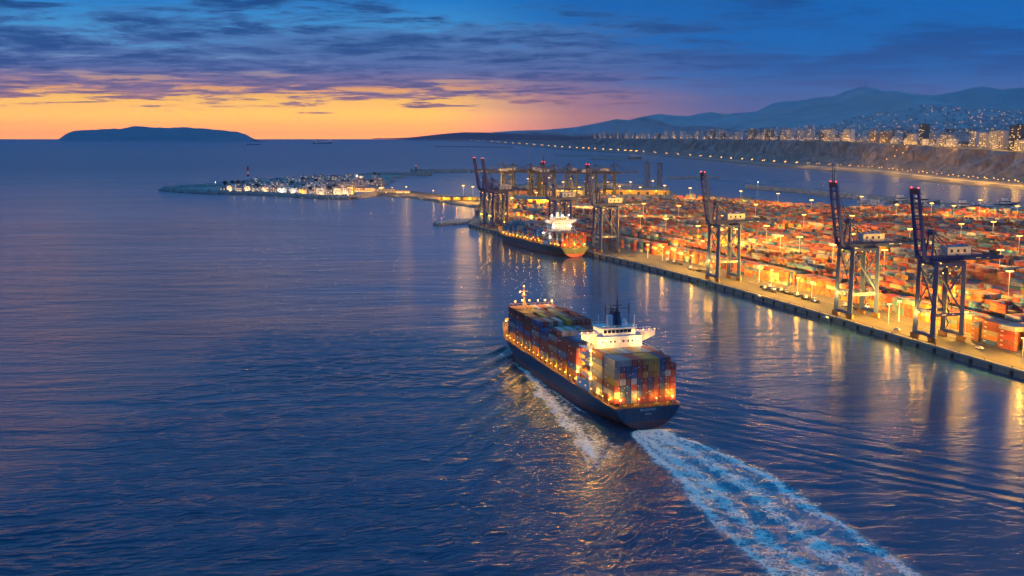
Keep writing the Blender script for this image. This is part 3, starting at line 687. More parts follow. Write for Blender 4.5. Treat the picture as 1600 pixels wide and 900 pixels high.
    if boom_up:
        mb = MB()
        for y in (-3.1, 3.1): mb.lathe([(0.1,0),(0.42,0.15),(0.42,0.6),(0.1,0.8)], c=(pt(bl,0)[0], y), n=8, z=pt(bl,0)[2]+1.0)
        P('warning_light', mb, M['bulbr'])['kind'] = 'stuff'
        for sg in (-1, 1):
            mid = pt(20, sg*2.7, -0.6)
            mb = MB(); mb.bar((apex[0]-0.5, sg*1.8, apex[1]+0.4), (-3.0, sg*2.4, zg+9), 0.32); mb.bar((-3.0, sg*2.4, zg+9), mid, 0.32); P('forestay', mb, paint)
            mb = MB(); mb.bar((apex[0]-0.7, sg*1.2, apex[1]+1.2), pt(bl-4, sg*2.5, -0.5), 0.26); P('hoist_rope', mb, M['dark'])
    else:
        for sg in (-1, 1):
            for d in (17, 35):
                mb = MB(); mb.bar((apex[0]-0.5, sg*1.8, apex[1]+0.4), pt(d, sg*2.7, 0.8), 0.42); P('forestay', mb, paint)
    # stair tower on one landside leg
    if detail:
        mb = MB()
        for k in range(12):
            z0 = 4.5+k*3.2; sgn = 1 if k % 2 else -1
            mb.bar((G_+1.6, L_/2-1.2-sgn*1.2, z0), (G_+1.6, L_/2-1.2+sgn*1.2, z0+3.2), 0.7, 0.16); mb.box((G_+1.6, L_/2-1.2+sgn*1.7, z0+3.2), (1.2, 1.0, 0.12))
        for yy in (L_/2-3.4, L_/2+0.9): mb.bar((G_+2.1, yy, 4), (G_+2.1, yy, zg), 0.14)
        P('stair_tower', mb, paint)
        for x, y, z, w_, h_ in ((7.2, -3.62, zg+3.7, 3.2, 0.7), (G_+12, -3.62, zg+3.6, 3.4, 0.6), (G_+18.5, -3.62, zg+3.5, 1.8, 0.6), (6.5, -L_/2*0.98-0.66, 15.7, 2.6, 0.8), (12.5, -L_/2*0.98-0.66, 15.7, 1.4, 0.6)):
            mb = MB(); k = max(3, int(w_/0.42))
            for q in range(k): mb.box((x-w_/2+(q+0.5)*w_/k, y, z), (w_/k*0.66, 0.05, h_*(0.8 if q % 3 else 1)))
            tag(P('lettering', mb, M['lettering']), kind='stuff')
        mb = MB()
        for x in (2, 8, 14): 
            for y in (-7.0, 7.0): mb.lathe([(0.05,0),(0.3,0.05),(0.3,0.35),(0.05,0.4)], c=(x, y*0.9), n=6, z=zg-0.6)
        P('floodlight', mb, M['bulbs'])['kind'] = 'stuff'
        for y in (-3.4, 3.4):
            mb = MB(); mb.box((-0.9, y, 15.9), (0.8, 1.0, 0.5)); mb.lathe([(0.1,-0.3),(0.5,-0.15),(0.5,0.15),(0.1,0.25)], c=(-1.5, y), n=8, mi=1, z=15.7); P('portal_lamp', mb, [paint, M['bulb']]); light(root, (-3.2, y, 14.6), 16000, AMBER, 0.5)
    if boom_up and detail == 2:
        mb = MB()
        for y, h_ in ((-1.0, 9), (1.0, 12)): mb.bar((pt(bl,0)[0], y, pt(bl,0)[2]+1), (pt(bl,0)[0], y, pt(bl,0)[2]+1+h_), 0.4, 0.4, 0, 0.2, 0.2)
        P('antenna', mb, M['dark'])

crane_spots = [(1431, 'nearest of the blue quay cranes, at the right with its boom raised'),
               (1306, 'second nearest blue quay crane with raised boom and two aerials on its tip'),
               (1105, 'blue quay crane with raised boom standing alone at the middle of the quay'),
               (926, 'blue quay crane with raised boom behind the stern of the moored ship'),
               (857, 'blue quay crane with raised boom behind the middle of the moored ship'),
               (762, 'right one of the close pair of blue cranes ahead of the moored bow'),
               (749, 'leftmost blue crane of all, last at the far corner of the quay')]
GRP_C = 'blue ship to shore cranes along the quay'
proto = thing('quay_crane', crane_spots[0][1], 'crane', group=GRP_C); crane_parts(proto, M['crane'], True, 1)
proto2 = thing('quay_crane', crane_spots[1][1], 'crane', group=GRP_C); crane_parts(proto2, M['crane'], True, 2)
CR = []
for i, (px, lb) in enumerate(crane_spots):
    o = proto if i == 0 else proto2 if i == 1 else dup(proto2 if i == 4 else proto)
    x, y, a = Q(Qpx(px), 4.6); o.location = (x, y, ZQ+0.05); o.rotation_euler.z = float(a)-pi/2; o['label'] = lb; CR.append(o)
for o in (CR[3], CR[4]):                      # the two cranes beside the moored ship work without their portal lamps
    for ch in [c_ for c_ in KIDS[o.name] if c_.name.startswith(('portal_lamp', 'lamp_light'))]:
        KIDS[o.name].remove(ch); bpy.data.objects.remove(ch)
# cranes of the far basin, grey violet in the dusk
far = [(784, 307, 5, 0), (802, 309, 195, 0), (828, 309, 8, 0), (866, 311, 190, 0), (888, 309, 60, 0), (932, 312, 172, 0), (960, 309, 165, 0), (846, 307, 120, 0)]
fl = ['far weathered crane farthest left behind the pair of blue cranes', 'far weathered crane with lowered boom and tallest pointed mast', 'far weathered crane behind the yellow lit sheds',
      'far weathered crane with lowered boom right of the aerials', 'far weathered crane seen through the other cranes', 'far weathered crane behind the boom of the blue crane at the stern', 'far weathered crane farthest right beside the long yellow shed', 'far weathered crane in the middle of the far group']
GRP_F = 'weathered cranes of the far basin'
fp0 = thing('quay_crane', fl[0], 'crane', group=GRP_F); crane_parts(fp0, M['crane_far'], False, 0)
u0, u1 = 1, 1
for i, (px, py, deg, up) in enumerate(far):
    o, u0 = (fp0, 0) if u0 else (dup(fp0), 0)
    o.location = G(px, py, ZQ); o.rotation_euler.z = radians(deg); o['label'] = fl[i]
def lattice_tower(px, py, h, lb):
    t = thing('lattice_tower', lb, 'tower', G(px, py, ZQ), 0.3, 'lattice towers by the long yellow shed'); wd = 6.5
    for sx in (-1, 1):
        for sy in (-1, 1): mb = MB(); mb.bar((sx*wd/2, sy*wd/2, 0), (sx*wd/2, sy*wd/2, h), 0.9); obj('leg', mb, M['crane_far'], t)
    mb = MB(); n = 7
    for k in range(n):
        z0, z1 = h*k/n, h*(k+1)/n
        for sg in (-1, 1):
            s2 = 1 if k % 2 else -1
            mb.bar((-s2*wd/2, sg*wd/2, z0), (s2*wd/2, sg*wd/2, z1), 0.5); mb.bar((sg*wd/2, -s2*wd/2, z0), (sg*wd/2, s2*wd/2, z1), 0.5)
            mb.bar((-wd/2, sg*wd/2, z1), (wd/2, sg*wd/2, z1), 0.5)
    tag(obj('lattice', mb, M['crane_far'], t), kind='stuff')
    mb = MB(); mb.box((0, 0, h+0.6), (wd+2, wd+2, 1.2)); mb.box((-2, 0, h+2), (3, 2, 2)); obj('platform', mb, M['crane_far'], t)
lattice_tower(1011, 300, 58, 'left one of two dark lattice towers behind the yellow shed'); lattice_tower(1030, 301, 57, 'right one of two dark lattice towers behind the yellow shed')

# ------------------------------------------------------------------ containers
PAL = [(0.33,0.045,0.03),(0.25,0.035,0.03),(0.40,0.07,0.035),(0.19,0.055,0.04),(0.36,0.11,0.05),(0.03,0.09,0.22),(0.02,0.06,0.15),(0.035,0.15,0.24),(0.24,0.25,0.25),(0.42,0.42,0.40),(0.47,0.22,0.035),(0.44,0.13,0.03),(0.06,0.13,0.10),(0.33,0.27,0.18)]
PNAME = ['red','dark red','bright red','brown','rust orange','blue','dark blue','teal blue','grey','pale grey','yellow','orange','green','tan']
PW = np.array([9,8,6,6,4,6,8,5,5,2.5,3,4,2,2.5]); PW = PW/PW.sum()
def container_mesh(L, marks):
    W_, H_ = 2.44, 2.59; mb = MB()
    mb.bb((-L/2+0.06, -W_/2+0.05, 0.10), (L/2-0.05, W_/2-0.05, H_-0.05))                    # panels, a little behind the frame
    for x in (-L/2, L/2-0.16):
        for y in (-W_/2, W_/2-0.16): mb.bb((x, y, 0), (x+0.16, y+0.16, H_))                  # corner posts
    for y in (-W_/2, W_/2-0.10):
        mb.bb((-L/2+0.16, y+0.006, 0.004), (L/2-0.16, y+0.094, 0.16)); mb.bb((-L/2+0.16, y+0.006, H_-0.1), (L/2-0.16, y+0.094, H_-0.004))
    for x in (-L/2, L/2-0.1):
        mb.bb((x+0.006, -W_/2+0.16, 0.004), (x+0.094, W_/2-0.16, 0.16)); mb.bb((x+0.006, -W_/2+0.16, H_-0.12), (x+0.094, W_/2-0.16, H_-0.004))
    for y in (-0.62, -0.3, 0.3, 0.62): mb.bb((-L/2+0.015, y-0.025, 0.2), (-L/2+0.065, y+0.025, H_-0.15), 2)   # lock rods of the doors
    mb.bb((-L/2+0.05, -0.02, 0.16), (-L/2+0.062, 0.02, H_-0.12), 2)
    for k in range(int(L/1.2)): x = -L/2+0.7+k*1.2; mb.bb((x, -W_/2+0.1, H_-0.052), (x+0.3, W_/2-0.1, H_-0.018))   # roof ribs
    if marks == 1:
        for sg in (-1, 1):
            for k in range(4): mb.bb((sg*(L*0.28)+k*0.55-1.0, sg*(W_/2-0.052), 1.3), (sg*(L*0.28)+k*0.55-0.65, sg*(W_/2-0.02), 1.95), 1)
        for k in range(2): mb.bb((-L/2+0.03, 0.4+k*0.3, 1.75), (-L/2+0.07, 0.6+k*0.3, 2.1), 1)
    elif marks == 2:
        for sg in (-1, 1):
            mb.bb((sg*1.0-0.5, sg*(W_/2-0.052), 0.9), (sg*1.0+0.5, sg*(W_/2-0.02), 1.8), 1)
            for k in range(6): mb.bb((sg*L*0.36-1+k*0.3, sg*(W_/2-0.052), 2.05), (sg*L*0.36-0.82+k*0.3, sg*(W_/2-0.02), 2.25), 1)
        mb.bb((-L/2+0.03, -0.95, 1.2), (-L/2+0.07, -0.72, 1.7), 1)
    return mb.mesh('shipping_container', [M['cont'], M['lettering'], M['steel']])
CM = {(l, k): container_mesh(l, k) for l in (12.19, 6.06) for k in (0, 1, 2)}
ORD = ['', 'top', 'second from top', 'third from top', 'fourth from top', 'fifth from top', 'sixth from top', 'bottom']
NUM = ['first','second','third','fourth','fifth','sixth','seventh','eighth','ninth','tenth','eleventh','twelfth']
def container(x, y, z, rz, ci, label, group, l=12.19, mk=None, jit=0.03):
    mk = rng.choice([0,0,1,1,2]) if mk is None else mk
    o = bpy.data.objects.new('shipping_container', CM[(l, int(mk))]); C.objects.link(o)
    o.location = (x+random.uniform(-jit, jit), y+random.uniform(-jit, jit), z); o.rotation_euler.z = rz + random.uniform(-.002, .002)
    k = 0.95+0.5*random.random(); o.color = (*[c_*k for c_ in PAL[ci]], 1)
    return tag(o, label, 'container', group)
def pick(n=None): return rng.choice(len(PAL), n, p=PW)
class Stack:
    """many plain containers joined into one mesh, one colour per box"""
    def __init__(s): s.c = []; s.col = []
    def add(s, x, y, z, rz, L, col): s.c.append((x, y, z, rz, L)); s.col.append(col)
    def build(s, name):
        c = np.array(s.c); col = np.array(s.col)*(0.72+0.56*rng.random((len(s.c), 1)))
        dx = np.array([-1,1,1,-1,-1,1,1,-1])/2; dy = np.array([-1,-1,1,1,-1,-1,1,1])/2; dz = np.array([0,0,0,0,1,1,1,1])
        lx = dx[None]*c[:,4:5]; ly = np.broadcast_to(dy[None]*2.40, lx.shape); cr = np.cos(c[:,3:4]); sr_ = np.sin(c[:,3:4])
        V = np.stack([c[:,0:1]+lx*cr-ly*sr_, c[:,1:2]+lx*sr_+ly*cr, c[:,2:3]+dz[None]*2.56], -1).reshape(-1, 3)
        f = np.array([(4,5,6,7),(0,1,5,4),(1,2,6,5),(2,3,7,6),(3,0,4,7)])
        F = (np.arange(len(c))[:,None,None]*8+f[None]).reshape(-1, 4)
        colc = np.repeat(np.concatenate([col, np.ones((len(col),1))], 1), 20, axis=0)
        me = np_mesh(name, V, F, M['contstuff'], attrs={'Col': ('FLOAT_COLOR', 'CORNER', colc)})
        return tag(obj(name, me), kind='stuff')

# stacks of the yard: blocks of six rows, parallel to the quay
yard = Stack(); n_ind = 0
PALA = np.array(PAL)
TP = np.array(term)
vrows = []; v = 47.0
while v < 900:
    blk = 6 if v > 60 else 5
    for r in range(blk): vrows.append((v+r*2.62, r, len(vrows)))
    v += blk*2.62 + (9.5 if len(vrows) % 12 else 15)
UU = np.arange(-60, QLEN+330, 12.75)
hts = {}
IND = []
for (v, r, ri) in vrows:
    for ui, u in enumerate(UU):
        if ui % 17 == 16: continue                                   # cross lanes
        x, y, a = Q(u, v); x, y, a = float(x), float(y), float(a)
        if y > 2350: continue
        px = PX(x, y)
        if px > 1700 or px < 700: continue
        blkn = vnoise(np.array([u/38.0]), np.array([v/24.0]), 77)[0]
        fineh = vnoise(np.array([u/13.0+5]), np.array([v/2.62*0.7]), 78)[0]
        bi = vnoise(np.array([float(ui//6)*3.7]), np.array([float(ri//6)*5.3]), 79)[0]
        h = int(round(2.6 + 3.4*bi + 1.3*(fineh-0.5))) - (1 if (ui*7+ri*13) % 9 == 0 else 0)
        if y > 1330: h -= 1
        if v < 62: h = min(h, 4 if u > 130 else 5)
        if blkn < 0.10: h = 0
        h = max(0, min(6, h)); hts[(ri, ui)] = (h, x, y, a)
ks_ = list(hts); arr = np.array([hts[k][1:3] for k in ks_]); ok = inside(TP, arr[:,0], arr[:,1])
# keep clear of the far sheds and the back edge
ok &= ~((arr[:,1] > 1500) & (np.array([PX(*p) for p in arr]) < 985) & (rng.random(len(arr)) < 0.45))
for k, good in zip(ks_, ok):
    if not good: hts[k] = (0,)+hts[k][1:]
basecol = pick(4000)
for (ri, ui), (h, x, y, a) in hts.items():
    if h <= 0: continue
    nb = [hts.get((ri+i, ui+j), (0,))[0] for i, j in ((1,0),(-1,0),(0,1),(0,-1))]
    lo = max(0, min(nb + [h-1]))
    bc = basecol[(ri//3*131 + ui) % 4000]
    for t_ in range(lo, h):
        ci = bc if random.random() < 0.38 else int(pick())
        if random.random() < 0.22:
            for sg in (-1, 1): IND.append((x+sg*3.07*cos(a), y+sg*3.07*sin(a), ZQ+0.05+t_*2.6, a, ci if sg > 0 else int(pick()), 6.06, ri, ui, t_, h))
        else: IND.append((x, y, ZQ+0.05+t_*2.6, a, ci, 12.19, ri, ui, t_, h))
# the nearest boxes of the yard stand as objects of their own
def near_key(q):
    px = PX(q[0], q[1]); return q[1] + (0 if q[6] < 5 and 1380 < px < 1625 else 5000) + q[6]*12
IND.sort(key=near_key)
YN = 44
rowst = {}
for q in IND[:YN]: rowst.setdefault(q[6], set()).add(q[7])
rowst = {k: sorted(v_) for k, v_ in rowst.items()}
for q in IND[:YN]:
    x, y, z, a, ci, l, ri, ui, t_, h = q
    half = '' if l > 7 else ('far half ' if (x, y) > (0, 0) and y > hts[(ri, ui)][2] else 'near half ')
    container(x, y, z, a, ci, '%s%s container, %s, %s row, %s stack from right, nearest yard' % (half, PNAME[ci], ORD[h-t_], NUM[ri], NUM[min(11, rowst[ri].index(ui))]), 'containers of the nearest yard stacks by the apron', l)
# the tall dark red stack that stands out on the apron at the right edge of the view
FB = [(0, 3, 4, 6.06), (1, 5, 5, 12.19), (2, 5, 5, 12.19)]; uf = Qpx(1447)
FCOL = {(0,0): [4,11,11,8], (0,1): [6,1,0,1], (0,2): [6,2,1,3], (1,0): [5,11,13,1,1], (1,1): [5,1,0,1,8], (1,2): [7,0,1,2,1], (1,3): [6,1,1,0,8], (1,4): [5,0,1,3,1]}
pos_u = [uf, uf-11.5, uf-24.5]
for b_, nrow, nt, l_ in FB:
    for r_ in range(nrow):
        for k_ in range(nt):
            if b_ == 2 and 0 < r_ and k_ < nt-1: continue
            x, y, a = Q(pos_u[b_], 33.0+r_*2.62); ci = FCOL.get((b_, r_), [1,3,0,1,8])[k_]
            container(float(x), float(y), ZQ+0.05+2.6*k_, float(a), ci, '%s container, %s tier up, %s row, %s apron stack at right edge' % (PNAME[ci], NUM[k_], NUM[r_], ['low short', 'tall', 'last'][b_]), 'containers of the tall apron stack at the right edge', l_, 1 if r_ == 0 else None)
for q in IND[YN:]: yard.add(q[0], q[1], q[2], q[3], q[5]-0.04, PALA[q[4]])
yard.build('container_stacks')

# ------------------------------------------------------------------ flood light masts
def mast_parts(t, h, heads=2, power=30000, col=AMBER, bulb='bulb', r=0.7):
    cut = h > 15
    mb = MB(); mb.lathe([(0.45,0),(0.45,0.5),(0.26,0.55),(0.13,h)], n=7); obj('pole', mb, M['white'], t)
    for k in range(heads):
        sx = (k-(heads-1)/2)*(h*0.105)
        mb = MB(); mb.bar((0, 0, h-0.3), (sx, 0, h+0.15), 0.14); mb.box((sx, 0, h+0.42), (1.3, 0.8, 0.22)); obj('lamp_arm', mb, M['steel'], t)
        mb = MB(); q_ = 1.25 if h > 15 else 0.6; mb.lathe([(0.15,-0.25),(q_,-0.1),(q_,0.2),(0.2,0.3)], c=(sx, 0), n=8, z=h+0.12); obj('lamp', mb, M[bulb], t)
    if cut: light(t, (0, 0, h-0.9), power*1.3, col, r)      
    else: light(t, (0, 0, h-0.9), power, col, r)
protoM = {}
def mast(px, py, h, label, group, power=30000, heads=2, z=ZQ, cat='light mast'):
    key = (h, power, heads); p = G(px, py, z)
    if key not in protoM:
        t = thing('floodlight_mast', label, cat, p, 0.0, group); mast_parts(t, h, heads, power); protoM[key] = t
    else: t = dup(protoM[key]); t.location = p; t['label'] = label; t['group'] = group
    t.rotation_euler.z = random.uniform(-0.5, 0.5); return t
yard_masts = [(1038,312),(1078,317),(1157,323),(1215,328),(1267,341),(1345,334),(1400,350),(1454,347),(1489,352),(1530,341),(1588,353),(1130,372),(1060,352),(1005,348),(960,333),
              (1197,392),(1248,414),(1330,372),(1330,408),(1420,398),(1480,430),(1500,388),(1574,482),(1590,412),(1560,440),(1380,440),(1218,412),(1125,400),(1148,399),(1090,392),(1040,378),(1000,372),(1475,486),(1255,370),(1180,350),(1300,430),(1550,384)]  # several masts are unseen ones, added between the visible to vary the yard lighting
def place_words(px, py):
    nc_ = min(crane_spots, key=lambda c_: abs(c_[0]+35-px)); k = crane_spots.index(nc_)
    cw = ['nearest', 'second nearest', 'third nearest', 'fourth nearest', 'fifth nearest', 'sixth nearest', 'farthest'][k]
    return cw
cnt = {}
for px, py in sorted(yard_masts):
    cw = place_words(px, py); side = 'left of' if px < crane_spots[['nearest', 'second nearest', 'third nearest', 'fourth nearest', 'fifth nearest', 'sixth nearest', 'farthest'].index(cw)][0]+35 else 'right of'
    dep = 'back of yard' if py < 345 else 'middle of yard' if py < 395 else 'front of yard'
    k0 = (cw, side, dep); cnt[k0] = cnt.get(k0, 0)+1
    lab = 'tall amber light mast, %s, %s%s the %s blue crane' % (dep, '' if cnt[k0] == 1 else ['', '', 'next ', 'third ', 'fourth ', 'fifth '][cnt[k0]], side, cw)
    mast(px, py, 25, lab, 'tall floodlight masts in the container yard', [50000, 190000, 90000, 330000][int(px*7+py) % 4])
quay_masts = [(1205,448),(1268,468),(1388,507),(1012,403),(1597,566),(1508,521),(1404,502),(1246,461),(1186,441),(1081,422),(1035,407),(830,352),(790,347),(1560,540)]
for i, (px, py) in enumerate(sorted(quay_masts)):
    mast(px, py, 12.5, 'short two lamp light pole on the apron, %s from the left along the quay' % (NUM+['thirteenth','fourteenth','fifteenth','sixteenth','seventeenth','eighteenth','nineteenth','twentieth'])[i], 'short light poles on the quay apron', 340000)
far_masts = [(724,307),(739,309),(752,318),(770,330),(785,318),(800,300),(812,312),(825,294),(838,320),(846,302),(858,292),(872,316),(880,300),(892,294),(905,310),(915,299),(925,292),(940,318),(950,300),(968,308),(985,300),(1000,310),(1020,298),(960,288),(800,330),(850,334)]
NUM2 = NUM + ['thirteenth','fourteenth','fifteenth','sixteenth','seventeenth','eighteenth','nineteenth','twentieth','twenty first','twenty second','twenty third','twenty fourth','twenty fifth','twenty sixth']
for i, (px, py) in enumerate(sorted(far_masts)):
    mast(px, py, 20, 'amber lamp mast among the far terminal sheds, %s from the left' % NUM2[i], 'lamp masts of the far terminal corner', 900000 if i < 2 else 250000 if i == 2 else 75000)

# ------------------------------------------------------------------ sheds of the far corner
M['shed_yellow'] = mat('yellow_shed_cladding', (0.55, 0.36, 0.08), 0.7, var=0.15, vscale=0.05)
M['shed_grey'] = mat('grey_shed_cladding', (0.30, 0.27, 0.25), 0.7, var=0.2, vscale=0.05)
M['shed_red'] = mat('red_shed_cladding', (0.30, 0.10, 0.06), 0.7, var=0.2, vscale=0.05)
def shed(px, py, w_, d_, h_, rz, m_, label, lamp=0):
    t = thing('warehouse', label, 'warehouse', G(px, py, ZQ), rz)
    mb = MB(); mb.box((0, 0, h_/2), (w_, d_, h_)); mb.add([(-w_/2,-d_/2,h_),(w_/2,-d_/2,h_),(w_/2,d_/2,h_),(-w_/2,d_/2,h_),(-w_/2,0,h_+d_*0.09),(w_/2,0,h_+d_*0.09)], [(4,0,3)[::-1],(1,5,2)[::-1]]); obj('wall', mb, m_, t)
    mb = MB(); e = 0.6; q = [(-w_/2-e,-d_/2-e,h_),(w_/2+e,-d_/2-e,h_),(w_/2+e,0,h_+d_*0.09+0.3),(-w_/2-e,0,h_+d_*0.09+0.3),(-w_/2-e,d_/2+e,h_),(w_/2+e,d_/2+e,h_)]
    mb.add(q, [(0,1,2,3),(3,2,5,4)]); mb.add([(a,b,c_-0.25) for a,b,c_ in q], [(3,2,1,0),(4,5,2,3)]); obj('roof', mb, M['trim'], t)
    for k in range(max(2, int(w_/16))):
        x = -w_/2 + (k+0.5)*w_/max(2, int(w_/16)); mb = MB(); mb.box((x, -d_/2-0.05, 2.6), (5.5, 0.12, 5.2)); obj('door', mb, M['dark'], t)
    if lamp:
        for k in range(3):
            x = -w_/2+(k+0.5)*w_/3; mb = MB(); mb.box((x, -d_/2-0.7, h_-1), (0.9, 0.9, 0.5)); obj('lamp', mb, M['bulb'], t); light(t, (x, -d_/2-3, h_-1.6), lamp, AMBER, 0.6)
    return t
shed(985, 303, 150, 40, 9, -0.15, M['shed_yellow'], 'long low yellow warehouse behind the stacks, left of the open water', 36000)
shed(835, 322, 70, 34, 12, -0.3, M['shed_yellow'], 'yellow lit warehouse between the pair of cranes and the moored ship', 90000)
shed(812, 302, 60, 30, 10, -0.2, M['shed_red'], 'dark red warehouse under the far cranes')
shed(880, 305, 80, 34, 11, -0.2, M['shed_grey'], 'grey warehouse under the far cranes, right of the yellow one', 48000)
shed(850, 337, 46, 26, 8, -0.3, M['shed_grey'], 'pale grey shed just behind the containers of the moored ship')
shed(715, 312, 70, 18, 5, -0.1, M['shed_yellow'], 'low yellow shed on the causeway to the town', 24000)
shed(905, 330, 40, 24, 9, -0.3, M['white'], 'white shed behind the moored ship, right of the bridge', 24000)
shed(790, 340, 44, 22, 6, -0.35, M['shed_grey'], 'low shed beside the legs of the close pair of cranes', 24000)

# ------------------------------------------------------------------ vehicles on the apron
def yard_truck(label, loaded):
    t = thing('yard_truck', label, 'truck', group='yard trucks on the quay apron')
    mb = MB(); mb.box((0, 0, 1.15), (13.0, 2.2, 0.35)); mb.box((-5, 0, 0.9), (3, 1.8, 0.3)); mb.box((0,1.0,1.4),(13,.15,.3)); mb.box((0,-1.0,1.4),(13,.15,.3)); obj('trailer', mb, M['dark'], t)
    mb = MB(); mb.box((8.2, 0, 1.05), (4.6, 2.0, 0.5)); mb.box((8.9, 0.0, 2.2), (1.9, 2.2, 2.0), 0, 0, 0.88); cb_ = obj('cab', mb, M['white'], t)
    mb = MB(); mb.box((9.88, 0, 2.4), (0.06, 1.8, 0.9)); mb.box((8.9, -1.08, 2.45), (1.1, 0.06, 0.8)); mb.box((8.9, 1.08, 2.45), (1.1, 0.06, 0.8)); obj('window', mb, M['glass'], cb_)
    for x in (-5.6, -4.4, 7.0, 9.6):
        for y in (-1.0, 1.0): mb = MB(); mb.tube((x, y-0.28, 0.52), (x, y+0.28, 0.52), 0.52, n=10); obj('wheel', mb, M['rubber'], t)
    for y in (-0.8, 0.8): mb = MB(); mb.box((10.52, y, 1.05), (0.06, 0.3, 0.22)); obj('headlight', mb, M['bulbw'], t)
    return t
def small_car(label):
    t = thing('parked_car', label, 'car', group='small cars parked on the apron')
    mb = MB(); mb.box((0, 0, 0.62), (4.3, 1.75, 0.62), 0, 0, 0.97); mb.box((-0.25, 0, 1.18), (2.4, 1.6, 0.55), 0, 0, 0.8); obj('body', mb, M['white'], t)
    mb = MB(); mb.box((-0.25, 0, 1.17), (2.2, 1.63, 0.36), 0, 0, 0.84); obj('window', mb, M['glass'], t)
    for x in (-1.35, 1.35):
        for y in (-0.8, 0.8): mb = MB(); mb.tube((x, y-0.11, 0.33), (x, y+0.11, 0.33), 0.33, n=10); obj('wheel', mb, M['rubber'], t)
    return t
tp = yard_truck('flat yard truck on the apron', 0); cp_ = small_car('white car on the apron')
spots = [(1197,451,.1),(1204,455,.0),(1212,453,.05),(1221,456,-.1),(1230,459,0),(1257,466,.1),(1262,469,0),(1270,471,.05),(1086,423,0),(1098,425,.1),(1050,410,0),(1332,483,0),(1340,478,.1),(1060,413,0)]
tw = ['leftmost truck of the row of parked yard trucks', 'second truck of the row of parked yard trucks', 'third truck of the row of parked yard trucks', 'fourth truck of the row of parked yard trucks', 'rightmost truck of the row of parked yard trucks',
      'left truck of the group of three by the short light pole', 'middle truck of the group of three by the short light pole', 'right truck of the group of three by the short light pole',
      'left of two pale trucks under the third nearest crane', 'right of two pale trucks left of the third nearest crane', 'single yard truck far along the apron by the stacks', 'yard truck between the legs of the second nearest crane', 'yard truck behind the legs of the second nearest crane', 'yard truck beside the single one far along the apron']
for i, (px, py, da) in enumerate(spots):
    o = tp if i == 0 else dup(tp); x, y, _ = G(px, py, ZQ+0.03); s_ = Qpx(px); a = float(Q(s_)[2])
    o.location = (x, y, ZQ+0.05); o.rotation_euler.z = a + da + (pi if i % 3 == 0 else 0); o['label'] = tw[i]
for i, (px, py, lb) in enumerate([(1185,463,'small white car near the quay edge left of the parked trucks'), (1290,497,'small white car near the quay edge by the second nearest crane'), (1402,516,'small white car near the quay edge left of the nearest crane'), (1530,545,'small white car on the apron right of the nearest crane')]):
    o = cp_ if i == 0 else dup(cp_); x, y, _ = G(px, py, ZQ+0.03); o.location = (x, y, ZQ+0.03); o.rotation_euler.z = float(Q(Qpx(px))[2]) + 0.1*i; o['label'] = lb
# ================================================================== THE SHIPS
LDECK, BEAM, ZD = 194.0, 30.0, 9.2
def smooth01(t): t = max(0.0, min(1.0, t)); return t*t*(3-2*t)
def zdeck(s): return ZD + 3.6*smooth01((s-158)/14) + 1.2*smooth01((s-172)/22)
def hb_deck(s):
    h = BEAM/2*(0.975+0.025*smooth01(s/12))
    if s > 146: q = (s-146)/(LDECK-146); h *= max(0.0, 1-q**2.3)
    return max(h, 0.05)
def hb_water(s):
    h = BEAM/2*(0.16+0.84*smooth01(s/46)**0.8)
    if s > 122: q = min(1, (s-122)/(187-122)); h *= max(0.0, 1-q**1.75)
    return max(h, 0.03)
def hull_mesh():
    st = [0,0.01,2,5,9,14,20,28,38,50,70,95,118,130,140,148,155,161,166,170,174,178,181,184,186.5,188.5,190.5,192.3,193.4,194]
    fr = [-0.32, 0.0, 0.10, 0.26, 0.262, 0.5, 0.75, 1.0]      # heights as share of deck height; 0.26 = paint line
    def sect(s):
        pts = []; zd = zdeck(s)+1.1*smooth01((s-160)/10); hd, hw = hb_deck(s), hb_water(s)
        keel_s = -3.0 + 3.2*smooth01((22-s)/22)                # the stern rises towards the transom
        for f in fr:
            z = f*zd if f > 0.3 else (3.3 if f > 0.2 else (0.95 if f > 0.05 else (0.0 if f == 0 else keel_s)))
            if f == 0.262: z = 3.31
            if f < 0: z = min(z, -0.2) if s > 4 else 0.12
            u = max(0, min(1, z/zd))
            k = u**(0.42 if s < 60 else 0.42+1.1*smooth01((s-110)/70))
            h = hw + (hd-hw)*k
            if z < 0: h = hw*0.8
            if s > 187: h = min(h, max(0.03, hd*(max(0, u-(s-187)/9))))
            pts.append((h, z if s <= 187 else max(z, min(zd, (s-187)/7*zd*0.9))))
        return pts
    mbs = [MB(), MB()]
    S_ = [sect(s) for s in st]; nf = len(fr)
    for sg in (-1, 1):
        for part, (a, b) in enumerate(((0, 3), (4, 7))):
            if part == 1: a = 4
            m = mbs[part]; o = len(m.v); w_ = b-a+1
            for s, sec in zip(st, S_):
                for j in range(a, b+1): m.v.append((s, sg*sec[j][0], sec[j][1]))
            for i in range(len(st)-1):
                for j in range(w_-1):
                    q = (o+i*w_+j, o+(i+1)*w_+j, o+(i+1)*w_+j+1, o+i*w_+j+1); m.f.append(q if sg < 0 else q[::-1]); m.m.append(0)
    # transom
    s0 = S_[0]
    for part, (a, b) in enumerate(((0, 3), (4, 7))):
        for j in range(a, b):
            (h0, z0), (h1, z1) = s0[j], s0[j+1]; mbs[part].add([(0, h0, z0), (0, -h0, z0), (0, -h1, z1), (0, h1, z1)], [(0, 1, 2, 3)])
    return mbs
HULLM = {}
